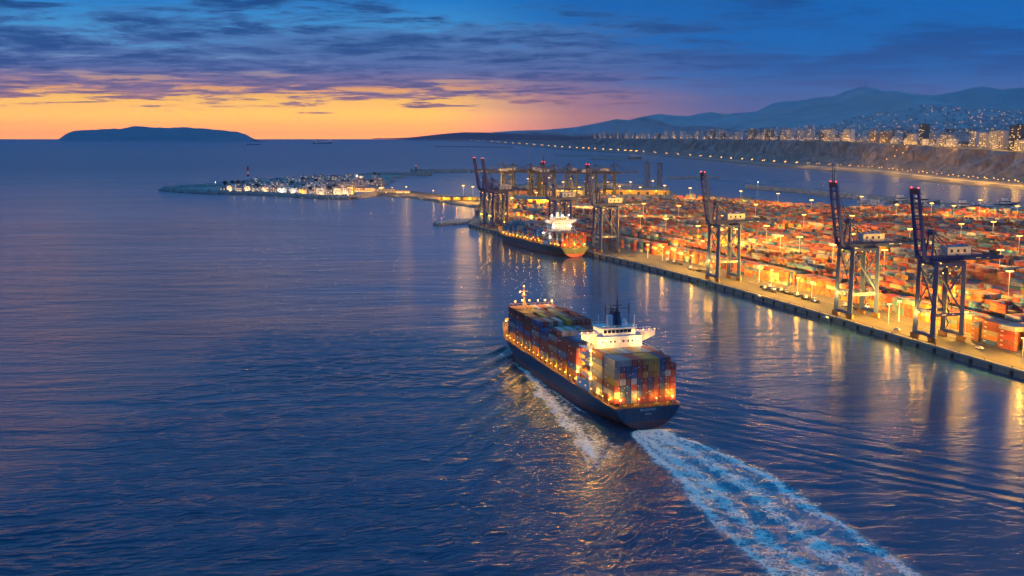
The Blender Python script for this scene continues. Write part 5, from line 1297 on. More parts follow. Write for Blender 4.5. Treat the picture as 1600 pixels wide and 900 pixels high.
WALLC = [(0.70,0.64,0.60),(0.64,0.54,0.52),(0.50,0.46,0.46),(0.76,0.73,0.70),(0.48,0.40,0.34),(0.55,0.42,0.30),(0.46,0.30,0.24),(0.36,0.36,0.40)]
WALLN = ['cream','pale pink','grey','white','beige','ochre','terracotta','blue grey']
WM = [mat('house_plaster_'+WALLN[i].replace(' ', '_'), c_, 0.85, var=0.18, vscale=0.15) for i, c_ in enumerate(WALLC)]
def house_variant(wd, dp, storeys, mi, lit, seed):
    rr = random.Random(seed); h = storeys*3.3; fl = []
    mb = MB(); mb.box((0, 0, h/2), (wd, dp, h)); mb.box((0, -dp/2+0.15, h+0.4), (wd, 0.3, 0.8)); mb.box((0, dp/2-0.15, h+0.4), (wd, 0.3, 0.8)); mb.box((-wd/2+0.15, 0, h+0.4), (0.3, dp-0.6, 0.8)); mb.box((wd/2-0.15, 0, h+0.4), (0.3, dp-0.6, 0.8)); fl.append(('wall', mb, WM[mi], 0))
    mb = MB(); mb.box((0, 0, h+0.06), (wd-0.62, dp-0.62, 0.1)); mb.box((rr.uniform(-.25,.25)*wd, rr.uniform(0,.25)*dp, h+1.4), (wd*.3, dp*.3, 2.6)); mb.box((rr.uniform(-.3,.3)*wd, -dp*.2, h+0.7), (1.6, 1.4, 1.2)); fl.append(('roof', mb, M['trim'], 0))
    mb = MB(); nw = max(2, int(wd/3.2))
    for s_ in range(storeys):
        for k in range(nw):
            x = -wd/2 + (k+0.5)*wd/nw; on = rr.random() < lit*(1.6 if s_ == 0 else 0.6)
            hh = 2.3 if s_ == 0 else 1.5; mb.box((x, -dp/2-0.02, s_*3.3+(1.25 if s_ == 0 else 1.8)), (1.5, 0.14, hh), 1 if on else 0)
            if s_ and k % 2 == 0: mb.box((x, -dp/2-0.5, s_*3.3+0.7), (2.2, 1.0, 0.15), 2); mb.box((x, -dp/2-1.0, s_*3.3+1.2), (2.2, 0.06, 0.9), 2)
        for k in range(max(2, int(dp/4))):
            y = -dp/2 + (k+0.5)*dp/max(2, int(dp/4)); mb.box((-wd/2-0.02, y, s_*3.3+1.8), (0.14, 1.3, 1.4), 1 if rr.random() < lit*.5 else 0); mb.box((wd/2+0.02, y, s_*3.3+1.8), (0.14, 1.3, 1.4), 0)
    fl.append(('windows', mb, [M['glass'], M['glasslit'], WM[3]], 1))
    return [(n, m_.mesh(n, mm), k) for n, m_, mm, k in fl]
HV = {}
def place_house(x, y, z, rz, wd, dp, st_, mi, lit, label, group, name='town_house', cat='house'):
    key = (wd, dp, st_, mi, lit)
    if key not in HV: HV[key] = house_variant(wd, dp, st_, mi, lit, hash(key) % 9999 if False else int(wd*31+dp*17+st_*7+mi*3))
    t = thing(name, label, cat, (x, y, z), rz, group)
    for n, me, k in HV[key]:
        o = obj(n, me, parent=t)
        if k: o['kind'] = 'stuff'
    return t
rr = random.Random(5)
# first row along the sea front, then rows behind it
front = [(358,0,3,12),(372,7,2,14),(386,2,3,12),(399,0,2,16),(414,1,3,13),(427,6,3,12),(440,3,3,18),(459,1,3,14),(472,5,3,15),(487,2,2,12),(500,3,4,16),(514,7,3,13),(527,0,4,16),(540,3,4,14)]
for i, (px, mi, st_, wd) in enumerate(front):
    p = G(px, float(np.interp(px, [a for a, b in low], [b for a, b in low]))-4.3, 3.6); p = (p[0], p[1]+10)
    t = place_house(p[0], p[1], 3.65, rr.uniform(-.04, .04)-0.06, wd, 12, st_, mi, 0.8, '%s house of %s floors on the sea front, %s from the left' % (WALLN[mi], ['','one','two','three','four','five'][st_], ('thirteenth' if i == 12 else 'fourteenth' if i == 13 else NUM[i] if i < 12 else '')), 'houses of the front row on the peninsula')
    if i % 2 == 0 or i in (7, 13):
        col = (0.95, 1, 0.8) if i in (6, 7) else AMBER if i in (3, 5, 8) else WARM
        light(t, (0, -9, 4.2), 9000, col, 0.4); mb = MB(); mb.lathe([(0.1,0),(0.4,0.2),(0.4,0.6),(0.1,0.8)], c=(0, -7.2), n=6, z=3.6); obj('wall_lamp', mb, M['bulbw'] if i in (6, 7) else M['bulbs'], t)
# the big lit building and the arcade at the right end
px = 549; t = place_house(*G(545, 303.5, 3.6)[:2], 3.65, -0.1, 20, 14, 4, 5, 0.9, 'tall ochre house lit bright amber at the end of the sea front', 'houses of the front row on the peninsula'); light(t, (0, -14, 6), 90000, AMBER, 0.5)
t = place_house(*G(570, 299.5, 3.6)[:2], 3.65, -0.12, 48, 14, 2, 6, 0.9, 'long low terracotta arcade with lit openings near the causeway', 'houses of the front row on the peninsula'); light(t, (-12, -12, 5), 12000, AMBER, 0.5); light(t, (14, -12, 5), 12000, AMBER, 0.5)
t = place_house(*G(597, 297.5, 3.6)[:2], 3.65, -0.1, 12, 12, 2, 4, 0.9, 'small beige kiosk house glowing beside the causeway gate', 'houses of the front row on the peninsula'); light(t, (0, -10, 6), 9000, WARM, 0.5)
bh = 0; used_ = []
pen_in = [G(a, b, 3.6)[:2] for a, b in low+up]
lab_c = {}
for row_, (f0, x0, x1) in enumerate([(0.24,352,575),(0.40,360,600),(0.56,366,606),(0.72,372,600),(0.87,392,560)]):
    px = x0
    while px < x1:
        yl = float(np.interp(px, [a for a, b in low], [b for a, b in low])); ups = sorted(up[5:]); yu = float(np.interp(px, [a for a, b in ups], [b for a, b in ups]))
        py = yl-4 + (yu-yl+4.5)*f0; x, y, _ = G(px, py, 3.6); mi = rr.choice([0,0,1,2,2,3,3,4,7]); st_ = rr.choice([2,2,3,3,4]) + (1 if 490 < px < 565 else 0); st_ = min(4, st_); wd = rr.choice([11, 14, 17])
        nmr = ['second','third','fourth','fifth','rear'][row_]
        pos = 'left end' if px < x0+55 else 'right end' if px > x1-55 else 'middle' if abs(px-(x0+x1)/2) < 40 else 'left half' if px < (x0+x1)/2 else 'right half'
        place_house(x, y, 3.62, rr.uniform(-.12, .12)-.06, wd, 12, st_, mi, 0.4, '%s house of %s floors, %s street row, %s of the peninsula town' % (WALLN[mi], ['','one','two','three','four','five'][st_], nmr, pos), 'houses of the peninsula town'); px += wd*0.72*1.03 + rr.uniform(0, 2.5)
# trees among the houses
def tree_mesh(h, r, seed, leaves=520):
    rr_ = random.Random(seed); tr = MB(); tr.tube((0,0,0), (0,0,h*0.55), r*0.09, r*0.05, 6)
    cl = []
    for k in range(6):
        a = rr_.random()*6.28; e = (cos(a)*r*0.55, sin(a)*r*0.55, h*(0.6+0.25*rr_.random())); tr.tube((0,0,h*(0.35+0.03*k)), e, r*0.045, r*0.02, 5); cl.append((e, r*0.5))
    cl.append(((0,0,h*0.8), r*0.6)); lf = MB()
    for k in range(leaves):
        c_, q = rr_.choice(cl); u = [rr_.gauss(0, 1) for _ in range(3)]; l = sqrt(sum(a*a for a in u)) or 1; d = q*(0.55+0.5*rr_.random())
        p = np.array([c_[i]+u[i]/l*d*(0.75 if i == 2 else 1) for i in range(3)]); s_ = r*0.10*(0.7+0.7*rr_.random())
        a = np.array([rr_.gauss(0,1) for _ in range(3)]); b = np.array([rr_.gauss(0,1) for _ in range(3)]); a /= np.linalg.norm(a); b = np.cross(a, b); b /= np.linalg.norm(b)
        lf.add([p-a*s_-b*s_*.6, p+a*s_-b*s_*.6, p+a*s_+b*s_*.6, p-a*s_+b*s_*.6], [(0,1,2,3)])
    return tr.mesh('trunk', M['bark']), lf.mesh('crown', M['leaf'])
TR = [tree_mesh(11, 4.5, 1), tree_mesh(8, 4.0, 2), tree_mesh(14, 5.5, 3)]
for i in range(46):
    px = rr.uniform(352, 600); yl = float(np.interp(px, [a for a, b in low], [b for a, b in low])); ups = sorted(up[5:]); yu = float(np.interp(px, [a for a, b in ups], [b for a, b in ups]))
    py = yl-6+(yu-yl+7)*rr.choice([.12,.32,.48,.64,.8,.95]); x, y, _ = G(px, py, 3.6)
    t = thing('street_tree', 'dark leafy tree among the houses of the peninsula town', 'tree', (x, y, 3.6), rr.random()*6, 'trees among the houses of the peninsula'); k = rr.choice([0, 1, 2]); obj('trunk', TR[k][0], parent=t); obj('crown', TR[k][1], parent=t)
# lighthouse, red and white
t = thing('lighthouse', 'tall tapered lighthouse with red and white bands above the town', 'lighthouse', G(388, 284.5, 3.6)); 
H_L = 39
for k in range(5):
    z0, z1 = H_L*0.84*k/5, H_L*0.84*(k+1)/5; r0, r1 = 4.3-2.0*k/5, 4.3-2.0*(k+1)/5
    mb = MB(); mb.lathe([(r0, z0), (r1, z1)], n=14); obj('tower_band', mb, M['redpaint'] if k % 2 == 0 else M['white'], t)
mb = MB(); mb.lathe([(2.2,H_L*.84),(3.4,H_L*.85),(3.4,H_L*.87),(2.0,H_L*.871)], n=14); 
for k in range(14): a = 2*pi*k/14; mb.tube((3.3*cos(a),3.3*sin(a),H_L*.87), (3.3*cos(a),3.3*sin(a),H_L*.9), 0.06, n=4)
obj('gallery', mb, M['redpaint'], t); mb = MB(); mb.lathe([(1.8,H_L*.871),(1.8,H_L*.95)], n=12); obj('lantern', mb, M['glass'], t)
mb = MB(); mb.lathe([(0.6,H_L*.885),(0.8,H_L*.91),(0.6,H_L*.935)], n=8); obj('lens', mb, M['bulbr'], t); mb = MB(); mb.lathe([(2.2,H_L*.95),(1.2,H_L*.985),(0.15,H_L),(0.1,H_L*1.04)], n=12); obj('cupola', mb, M['redpaint'], t)
def street_lamp_parts(t, h, power, col=AMBER, br=0.5, bulb='bulb', r=0.5):
    mb = MB(); mb.tube((0,0,0), (0,0,h), 0.14, 0.08, 6); mb.bar((0,0,h), (1.4,0,h+0.3), 0.1); obj('pole', mb, M['steel'], t)
    mb = MB(); mb.lathe([(0.1,-br*.6),(br,-br*.2),(br,br*.3),(0.1,br*.5)], c=(1.4,0), n=7, z=h+0.2); obj('lamp', mb, M[bulb], t)
    if power: light(t, (1.4, 0, h-0.7), power, col, r)
PROTO = {}
def lamp_at(p, h, power, label, group, col=AMBER, br=0.5, bulb='bulb', rz=0.0):
    k = (h, power, col, br, bulb)
    if k not in PROTO: PROTO[k] = t = thing('street_lamp', label, 'street lamp', p, rz, group); street_lamp_parts(t, h, power, col, br, bulb)
    else: t = dup(PROTO[k]); t.location = p; t['label'] = label; t['group'] = group; t.rotation_euler.z = rz
    return t
GL = 'lamps of the peninsula town'
lamp_at(G(336, 291, 3.6), 9, 9000, 'white lamp at the bare left end of the peninsula', GL, WARM, 0.7, 'bulbw')
lamp_at(G(557, 284, 3.6), 14, 20000, 'bright white lamp on a tall pole behind the town', GL, WARM, 1.0, 'bulbw')
for px in (364, 380, 395, 410, 430, 452, 470, 490, 512, 528): lamp_at((lambda q: (q[0], q[1]+3, 3.7))(G(px, float(np.interp(px, [a for a, b in low], [b for a, b in low]))-3.2, 3.6)), 7, 5000, 'small amber lamp on the sea front street of the town', GL, WARM, 0.45, 'bulbs')
# causeway from the town to the terminal
cw = [(585,304),(640,309),(700,317),(760,326)]; cwu = [(770,316),(700,308),(640,301),(588,296)]
mb = MB(); mb.prism([G(a, b, 0)[:2] for a, b in cw+cwu], -1.5, 3.8, 0, 1); cwo = struct('causeway', mb, [M['wall'], M['apron']])
mb = MB(); riprap([G(a, b, 0)[:2] for a, b in cw], 4, 2.2, 2.6, mb, 9); tag(obj('sea_boulders', mb, M['rock'], cwo), kind='stuff')
lamp_at(G(634, 304, 3.8), 15, 150000, 'single amber lamp on the causeway, nearest to the town', 'lamps along the causeway', AMBER, 1.0)
lamp_at(G(676, 309, 3.8), 13, 60000, 'amber lamp in the middle of the causeway', 'lamps along the causeway', AMBER, 0.8)
lamp_at(G(612, 301, 3.8), 10, 9000, 'small amber lamp on the causeway beside the gate house', 'lamps along the causeway', AMBER, 0.6)
t = place_house(*G(603, 301.5, 3.8)[:2], 3.82, -0.15, 34, 10, 2, 7, 0.2, 'dark blue grey gate house where the causeway meets the town', 'buildings on the causeway')
t = place_house(*G(625, 301.5, 3.8)[:2], 3.82, -0.15, 40, 8, 1, 2, 0.4, 'long low grey store on the causeway behind the lamp', 'buildings on the causeway')
# quay corner pier with a beacon
pr = [(733,348.5),(712,350.5),(682,352),(681,348.5),(708,346),(738,344)]
mb = MB(); mb.prism([G(a, b, 0)[:2] for a, b in pr], -1.5, 2.6, 0, 1); pier = struct('pier', mb, [M['wall'], M['concrete']])
mb = MB(); riprap([G(a, b, 0)[:2] for a, b in [(681,349),(682,352),(712,350.5),(733,348.5)]], 3, 1.6, 2.0, mb, 11); tag(obj('sea_boulders', mb, M['rock'], pier), kind='stuff')
def beacon(px, py, z, h, r, m_, label, lampm='bulbr'):
    t = thing('beacon', label, 'beacon', G(px, py, z)); mb = MB(); mb.lathe([(r*1.6,0),(r*1.6,h*.06),(r,h*.08),(r*.7,h*.75),(r*1.1,h*.77),(r*1.1,h*.8),(r*.5,h*.8),(r*.5,h*.93),(r*.7,h*.94),(0.1,h)], n=10); obj('tower', mb, m_, t)
    mb = MB(); mb.lathe([(0.1,0),(r*.52,0.1),(r*.52,h*.1),(0.1,h*.11)], n=8, z=h*.81); obj('lantern', mb, M[lampm], t)
beacon(690, 349, 2.6, 8, 0.8, M['white'], 'small white beacon on the pier end at the quay corner')
# breakwaters: long mounds of rock
def breakwater(name, pts, wd, ht, label, size=5.0, seed=1, slab=True):
    P_ = resample([G(a, b, 0)[:2] for a, b in pts], 14); P_ = [tuple(p) for p in P_]; n = len(P_); mb = MB(); secs = [(-wd/2-ht*1.3, -1.2), (-wd/2, ht), (wd/2, ht), (wd/2+ht*1.3, -1.2)]
    for i, p in enumerate(P_):
        q0_, q1_ = P_[max(0, i-1)], P_[min(n-1, i+1)]; tx, ty = q1_[0]-q0_[0], q1_[1]-q0_[1]; l = hypot(tx, ty); nx_, ny_ = -ty/l, tx/l; e = 0.35 if i in (0, n-1) else 1.0
        for o_, z_ in secs: mb.v.append((p[0]+nx_*o_*e, p[1]+ny_*o_*e, z_ if z_ < 0 else z_*(0.6 if e < 1 else 1)))
    for i in range(n-1):
        for j in range(3): mb.f.append((i*4+j, i*4+j+1, (i+1)*4+j+1, (i+1)*4+j)); mb.m.append(0)
    for k in (0, n-1): mb.f.append(tuple(k*4+j for j in (range(4) if k == 0 else range(3, -1, -1)))); mb.m.append(0)
    t = thing(name, label, 'breakwater', (0,0,0)); obj('core', mb, M['rock'], t)
    mb = MB(); rr_ = random.Random(seed)
    for i in range(n-1):
        q1_ = P_[i+1]; tx, ty = q1_[0]-P_[i][0], q1_[1]-P_[i][1]; l = hypot(tx, ty); nx_, ny_ = -ty/l, tx/l
        for k in range(int(14/size*5)):
            u = rr_.random(); v = rr_.uniform(-1, 1); o_ = v*(wd/2+ht*1.2); z_ = ht if abs(o_) < wd/2 else max(0, ht*(1-(abs(o_)-wd/2)/(ht*1.3)))
            icos(mb, (P_[i][0]+tx*u+nx_*o_, P_[i][1]+ty*u+ny_*o_, z_-0.4), size*(0.5+0.5*rr_.random()), rr_.random())
    tag(obj('boulders', mb, M['rock'], t), kind='stuff'); return t
breakwater('breakwater', [(642,269.5),(700,269.3),(760,268.5),(860,267.5),(950,267)], 16, 8.5, 'long dark breakwater beyond the terminal with a small light on its left end', 6, 21)
beacon(650, 267.5, 8, 19, 2.2, M['dark'], 'dark beacon tower on the left end of the long breakwater')
breakwater('breakwater', [(560,276.5),(590,273.5),(618,272.8),(650,274.2),(668,274.8)], 30, 5.5, 'low rock spit behind the town ending in a thin tongue', 6, 22)
breakwater('breakwater', [(1042,279),(1080,278.6),(1122,278.6)], 12, 4, 'short breakwater in the bay right of the lattice towers', 5, 23)
breakwater('breakwater', [(1166,293.5),(1210,297),(1262,301.5),(1300,306),(1345,310),(1395,315),(1450,320)], 13, 5.5, 'curved pale breakwater in the bay behind the container yard', 5, 24)
beacon(1184, 292.5, 5, 13, 1.4, M['white'], 'white beacon on the left end of the curved breakwater', 'bulbw')
breakwater('breakwater', [(868,243),(905,244.6),(950,245.2),(992,246)], 20, 3.5, 'thin far groyne below the lit shore road', 8, 25)
breakwater('breakwater', [(680,229.5),(740,229.8),(800,231.5)], 20, 4, 'farthest thin groyne at the left end of the shore', 10, 26)
breakwater('breakwater', [(920,249.5),(985,250.8),(1010,250.4)], 16, 3, 'thin far groyne nearer than the lit shore road', 8, 27)
# marina at the right: piers and boats
mar = [(1390,322),(1450,326),(1540,331),(1620,336),(1640,328),(1560,322),(1480,319),(1420,316)]
mb = MB(); mb.prism([G(a, b, 0)[:2] for a, b in mar], -1, 2.2, 0, 1); struct('marina_quay', mb, [M['wall'], M['asphalt']])
def boat_parts(t, l, cabin=True, mast=0):
    mb = MB(); n = 9; b = l*0.15; vs = []
    for i in range(n):
        q = i/(n-1); w_ = b*(1-max(0, (q-0.45)/0.55)**2.2)*(0.85+0.15*min(1, q*4)); z1 = l*0.09+l*0.05*q*q
        vs += [(-l/2+q*l, -w_, z1), (-l/2+q*l, -w_*0.55, -0.3), (-l/2+q*l, w_*0.55, -0.3), (-l/2+q*l, w_, z1)]
    fs = [(i*4+j, (i+1)*4+j, (i+1)*4+j+1, i*4+j+1) for i in range(n-1) for j in range(3)] + [(i*4+3, (i+1)*4+3, (i+1)*4, i*4) for i in range(n-1)] + [(0,1,2,3)]
    mb.add(vs, fs); obj('hull', mb, M['white'] if l < 40 else M['hull'], t)
    mb = MB(); mb.box((-l*0.12, 0, l*0.15), (l*0.32, b*1.2, l*0.13), 0, 0, 0.88); mb.box((-l*0.16, 0, l*0.245), (l*0.2, b*0.9, l*0.07)); c_ = obj('cabin', mb, M['white'], t)
    mb = MB(); mb.box((-l*0.12, 0, l*0.17), (l*0.3, b*1.24, l*0.045)); obj('window', mb, M['glass'], c_)
    if mast: mb = MB(); mb.tube((l*.1,0,l*.1), (l*.1,0,mast), l*0.012, n=5); mb.tube((l*.1,0,l*.3), (-l*.35,0,l*.28), l*0.01, n=5); obj('mast', mb, M['dark'], t)
B0 = thing('moored_boat', 'small white boat among the marina berths', 'boat', group='small boats of the marina'); boat_parts(B0, 16, True, 15)
B1 = thing('moored_boat', 'small white boat among the marina berths', 'boat', group='small boats of the marina'); boat_parts(B1, 22)
first = {0: True, 1: True}
for i in range(54):
    k = i % 2; b = (B0, B1)[k]; o = b if first[k] else dup(b); first[k] = False
    px = rr.uniform(1340, 1640); py = np.interp(px, [1340, 1450, 1640], [311.5, 318, 327]) + rr.choice([0, 2.4, 4.6, 7.0, -2.0]) + rr.uniform(-.5, .5)
    o.location = G(px, py, 0.25); o.rotation_euler.z = rr.choice([0.2, 1.7, 3.3]) + rr.uniform(-.2, .2)
for i, (px, py, l, rz_, lb) in enumerate([(1445,321,62,0.3,'blue hulled trawler at the marina quay, left of the aerials'), (1510,326,48,0.2,'dark hulled boat in the middle of the marina'), (992,248,70,0.1,'dark low boat on the bay below the shore road'), (1575,322,46,0.25,'dark hulled boat at the right of the marina'), (1412,317,50,0.3,'dark hulled boat at the end of the curved breakwater')]):
    t = thing('fishing_boat', lb, 'boat', G(px, py, 0.3), rz_); boat_parts(t, l)
# ships far out at sea
def far_ship(px, py, L_, rz_, label, lamps=True):
    t = thing('distant_ship', label, 'ship', G(px, py, 0), rz_, 'ships at anchor far out at sea'); mb = MB(); n = 11; vs = []; b = L_*0.075
    for i in range(n):
        q = i/(n-1); w_ = b*(1-max(0, (q-0.7)/0.3)**2)*(0.8+0.2*min(1, q*6)); w_ = max(w_, 0.2); z1 = L_*0.05+L_*0.025*max(0, (q-.85)/.15); vs += [(-L_/2+q*L_, -w_, z1), (-L_/2+q*L_, -w_*.9, -1), (-L_/2+q*L_, w_*.9, -1), (-L_/2+q*L_, w_, z1)]
    mb.add(vs, [(i*4+j, (i+1)*4+j, (i+1)*4+j+1, i*4+j+1) for i in range(n-1) for j in range(3)]+[(i*4+3, (i+1)*4+3, (i+1)*4, i*4) for i in range(n-1)]+[(0,1,2,3)]); obj('hull', mb, M['hull'], t)
    mb = MB(); mb.box((-L_*.4, 0, L_*.09), (L_*.09, b*1.6, L_*.09)); mb.box((-L_*.4, 0, L_*.14), (L_*.05, b*2, L_*.025)); mb.box((-L_*.44, 0, L_*.12), (L_*.03, b*.6, L_*.08)); obj('deckhouse', mb, M['white'], t)
    for q in (-.1, .15): mb = MB(); mb.tube((L_*q, 0, L_*.05), (L_*q, 0, L_*.13), L_*.006, n=5); mb.bar((L_*q, 0, L_*.12), (L_*(q+.1), 0, L_*.09), L_*.006); obj('derrick', mb, M['dark'], t)
    mb = MB(); mb.tube((L_*.42, 0, L_*.07), (L_*.42, 0, L_*.15), L_*.005, n=5); obj('foremast', mb, M['dark'], t)
    if lamps:
        for q, z_ in ((-.4, .17), (-.3, .08), (-.05, .09), (.2, .09), (.42, .155)): mb = MB(); mb.lathe([(0.1,-1.6),(L_*.007,0),(0.1,1.6)], c=(L_*q, 0), n=6, z=L_*z_); obj('deck_light', mb, M['bulb'], t)
far_ship(503, 224.5, 235, 0.1, 'lit tanker lying alone on the open sea right of the island')
far_ship(402, 221.2, 250, 3.0, 'lit ship lying just off the right tip of the island')
far_ship(396, 226.5, 150, 0.05, 'small dark ship nearer than the one off the island tip', False)
far_ship(594, 220.8, 130, 0.3, 'tiny dark ship at the left end of the far shore', False)

# ================================================================== CITY ON THE CLIFF
random.seed(11); cr_ = random.Random(21)
TW = [mat('tower_'+n_, c_, 0.8, var=0.15, vscale=0.06, streak=0.2) for n_, c_ in (('pale', (0.60,0.57,0.56)), ('white', (0.74,0.72,0.71)), ('grey', (0.42,0.40,0.41)), ('dark', (0.085,0.08,0.085)), ('brown', (0.30,0.23,0.20)))]
TN = ['pale grey', 'white', 'grey', 'dark', 'brown']
TV = {}
def tower_variant(wd, dp, fl, mi, seed):
    r_ = random.Random(seed); h = fl*3.2; out = []
    mb = MB(); mb.box((0, 0, h/2-6), (wd, dp, h+12))
    nb_ = max(2, int(wd/6.5))
    for k in range(nb_+1): mb.box((-wd/2+k*wd/nb_, -dp/2-0.35, h/2), (0.7, 0.7, h))
    out.append(('wall', mb, TW[mi], 0))
    mb = MB(); mb.box((0, 0, h+0.5), (wd+0.5, dp+0.5, 1.0)); mb.box((r_.uniform(-.2,.2)*wd, 0, h+2.6), (wd*.35, dp*.4, 3.4)); mb.box((-wd*.3, dp*.2, h+1.8), (3, 3, 2)); mb.tube((wd*.2, 0, h+1), (wd*.2, 0, h+7), 0.2, n=4); out.append(('roof', mb, TW[2 if mi != 3 else 3], 0))
    mb = MB()
    for f in range(fl):
        for k in range(nb_):
            x = -wd/2+(k+0.5)*wd/nb_; on = r_.random() < (0.16 if mi != 3 else 0.28); mb.box((x, -dp/2-0.02, f*3.2+1.8), (wd/nb_*0.62, 0.2, 1.6), 1 if on else 0)
            if k % 2 == 0 and mi != 3: mb.box((x, -dp/2-0.6, f*3.2+0.5), (wd/nb_*0.8, 1.0, 0.9), 2)
        for y in (-dp*.25, dp*.25): mb.box((-wd/2-0.02, y, f*3.2+1.8), (0.2, dp*.26, 1.5), 1 if r_.random() < .12 else 0)
    out.append(('windows', mb, [M['glass'], M['glasslit'], TW[mi]], 1))
    return [(n_, m_.mesh(n_, mm), k_) for n_, m_, mm, k_ in out]
def tower(px, back_, wd, dp, fl, mi, label, group='apartment blocks of the city on the cliff', name='apartment_block', shared=True):
    e = np.array([np.interp(px, pxs, edge_xy[:, i]) for i in range(2)]); nn = np.array([np.interp(px, pxs, inl[:, i]) for i in range(2)]); p = e + nn*back_
    key = (wd, dp, fl, mi)
    if key not in TV: TV[key] = tower_variant(wd, dp, fl, mi, len(TV)+3)
    tn_ = np.array([np.interp(px, pxs, tan[:, i]) for i in range(2)]); t = thing(name, label, 'apartment block', (p[0], p[1], itz(px)+1.0), atan2(-nn[0], nn[1])*0.8, group)
    for n_, me, k_ in TV[key]:
        o = obj(n_, me, parent=t)
        if k_: o['kind'] = 'stuff'
    return t
tower(1354, 130, 26, 22, 21, 3, 'dark slim tower standing alone above the ravine of the cliff', None, 'apartment_tower')
tower(1455, 520, 24, 24, 30, 1, 'tallest slim white tower behind the front row of blocks', None, 'apartment_tower')
tower(1463, 560, 20, 20, 27, 2, 'grey slim tower just right of the tallest white tower', None, 'apartment_tower')
tower(1507, 90, 40, 26, 22, 3, 'wide dark tower with many lit windows near the cliff edge', None, 'apartment_tower')
tower(1547, 70, 34, 22, 20, 1, 'white block, left of the group of large blocks at the right edge', None, 'apartment_tower')
tower(1570, 80, 34, 22, 20, 0, 'pale block, middle of the group of large blocks at the right edge', None, 'apartment_tower')
tower(1590, 85, 28, 22, 19, 1, 'white block, right of the group of large blocks at the right edge', None, 'apartment_tower')
tower(1612, 80, 32, 22, 20, 0, 'pale block cut by the right edge of the view', None, 'apartment_tower')
for px, b_, wd, fl, mi, lb in [(1466,80,24,14,0,'pale block left of the cream block by the ravine lights'), (1476,90,26,16,1,'white block third to the left of the dark wide tower'), (1487,85,24,17,0,'pale block second to the left of the dark wide tower'), (1496,120,22,15,4,'brown block next to the left of the dark wide tower'), (1524,75,32,9,0,'low wide pale block right of the dark wide tower'), (1437,110,26,11,2,'grey block above the lit ravine road'), (1424,140,24,10,0,'pale block above the lit ravine road')]:
    tower(px, b_, wd, 20, fl, mi, lb)
px = 905.0
while px < 1440:
    D_ = float(np.interp(px, pxs, edge_xy[:, 1])); sc_ = FPX/D_
    wd = cr_.choice([26, 32, 40]); fl = cr_.choice([9, 11, 13, 15, 17]); mi = cr_.choice([0, 0, 1, 1, 2, 4])
    if not (1345 < px < 1362):
        seg = 'above the far end of the cliff' if px < 1010 else 'above the middle of the cliff' if px < 1200 else 'left of the dark slim tower'
        tower(px, cr_.choice([60, 80, 110]), wd, 20, fl, mi, '%s %s apartment block in the long row, %s' % ({9:'low',11:'modest',13:'middling',15:'high',17:'very high'}[fl], TN[mi], seg))
    px += wd*sc_*1.06+cr_.choice([0.6, 1.2, 2.4])
# second and third rows, farther back
for i in range(150):
    px = cr_.uniform(905, 1640); wd = cr_.choice([22, 28, 36]); fl = cr_.choice([6, 8, 10, 12]); mi = cr_.choice([0, 1, 2, 4, 2])
    seg = 'above the far end of the cliff' if px < 1010 else 'above the middle of the cliff' if px < 1200 else 'left of the dark slim tower' if px < 1360 else 'between the ravine and the right edge'
    tower(px, cr_.uniform(180, 620), wd, 18, fl+4, mi, '%s apartment block behind the front row, %s' % (TN[mi], seg), 'apartment blocks behind the front row')
# the mass of city blocks behind, too many to count
cmb = MB()
for i in range(2600):
    px = cr_.triangular(900, 1700, 1500); bk_ = (60 if px < 1430 else 190)+cr_.random()**1.3*1500
    e = np.array([np.interp(px, pxs, edge_xy[:, q]) for q in range(2)]); nn = np.array([np.interp(px, pxs, inl[:, q]) for q in range(2)]); p = e+nn*bk_; z = itz(px)
    w_ = cr_.uniform(12, 30); d_ = cr_.uniform(10, 18); h_ = cr_.choice([10, 14, 18, 24, 30, 38, 46])*(0.55 if bk_ < 140 else 1); a = cr_.choice([0, 0.3, -0.3, -0.7]); mi_ = cr_.choice([0, 0, 1, 1, 2, 4])
    cmb.box((p[0], p[1], z+h_/2-2), (w_, d_, h_+4), mi_, a); cmb.box((p[0], p[1]+2, z+h_+1.2), (w_*.4, d_*.4, 2.6), 2, a)
    nk = int(w_/6)
    for f in range(int(h_/5.0)):
        for k in range(nk):
            q = cr_.random()
            if q < 0.62:
                x = (k+0.5)*w_/nk-w_/2; cmb.box((p[0]+x*cos(a)+d_/2*sin(a), p[1]+x*sin(a)-d_/2*cos(a), z+2.5+f*5), (2.6, 0.3, 2.4), 6 if q < 0.10 else 5, a)
tag(obj('city_blocks', cmb, TW+[M['glass'], M['glasslit']]), 'mass of pale city buildings behind the tower blocks', 'buildings', kind='stuff')
# low houses that climb the hill slopes, too many to count, some with their lamps lit
hs = MB(); hv = []; nlast = len(rows)
i0 = 5+NR+len(plat)
for i in range(3800):
    px = cr_.uniform(940, 1720); k = 4.2 + cr_.random()**1.5*(4.0 + 12*min(1.0, max(0, (px-900)/520)))
    if 1385 < px < 1445 and cr_.random() < 0.5: k = cr_.uniform(6, 16)
    if px > 1480 and cr_.random() < 0.25: k = cr_.uniform(8, 20)
    j = i0+k; a, b = int(j), j-int(j); p = terr_at(px, a)*(1-b)+terr_at(px, a+1)*b
    s_ = cr_.uniform(7, 15); h_ = cr_.uniform(6, 15); hv.append((p[0]+cr_.uniform(-25, 25), p[1]+cr_.uniform(-30, 30), p[2], s_, h_, cr_.random()))
for x, y, z, s_, h_, q in hv:
    hs.box((x, y, z+h_/2-3), (s_*1.5, s_, h_+6), 0 if q < .5 else 1, cr_.random()*3)
    if q < 0.27: hs.box((x, y-s_*0.95-0.8, z+h_*0.55), (2.2+4.5*q, 0.8, 2.2+4.5*q), 2 if q < 0.22 else 3)
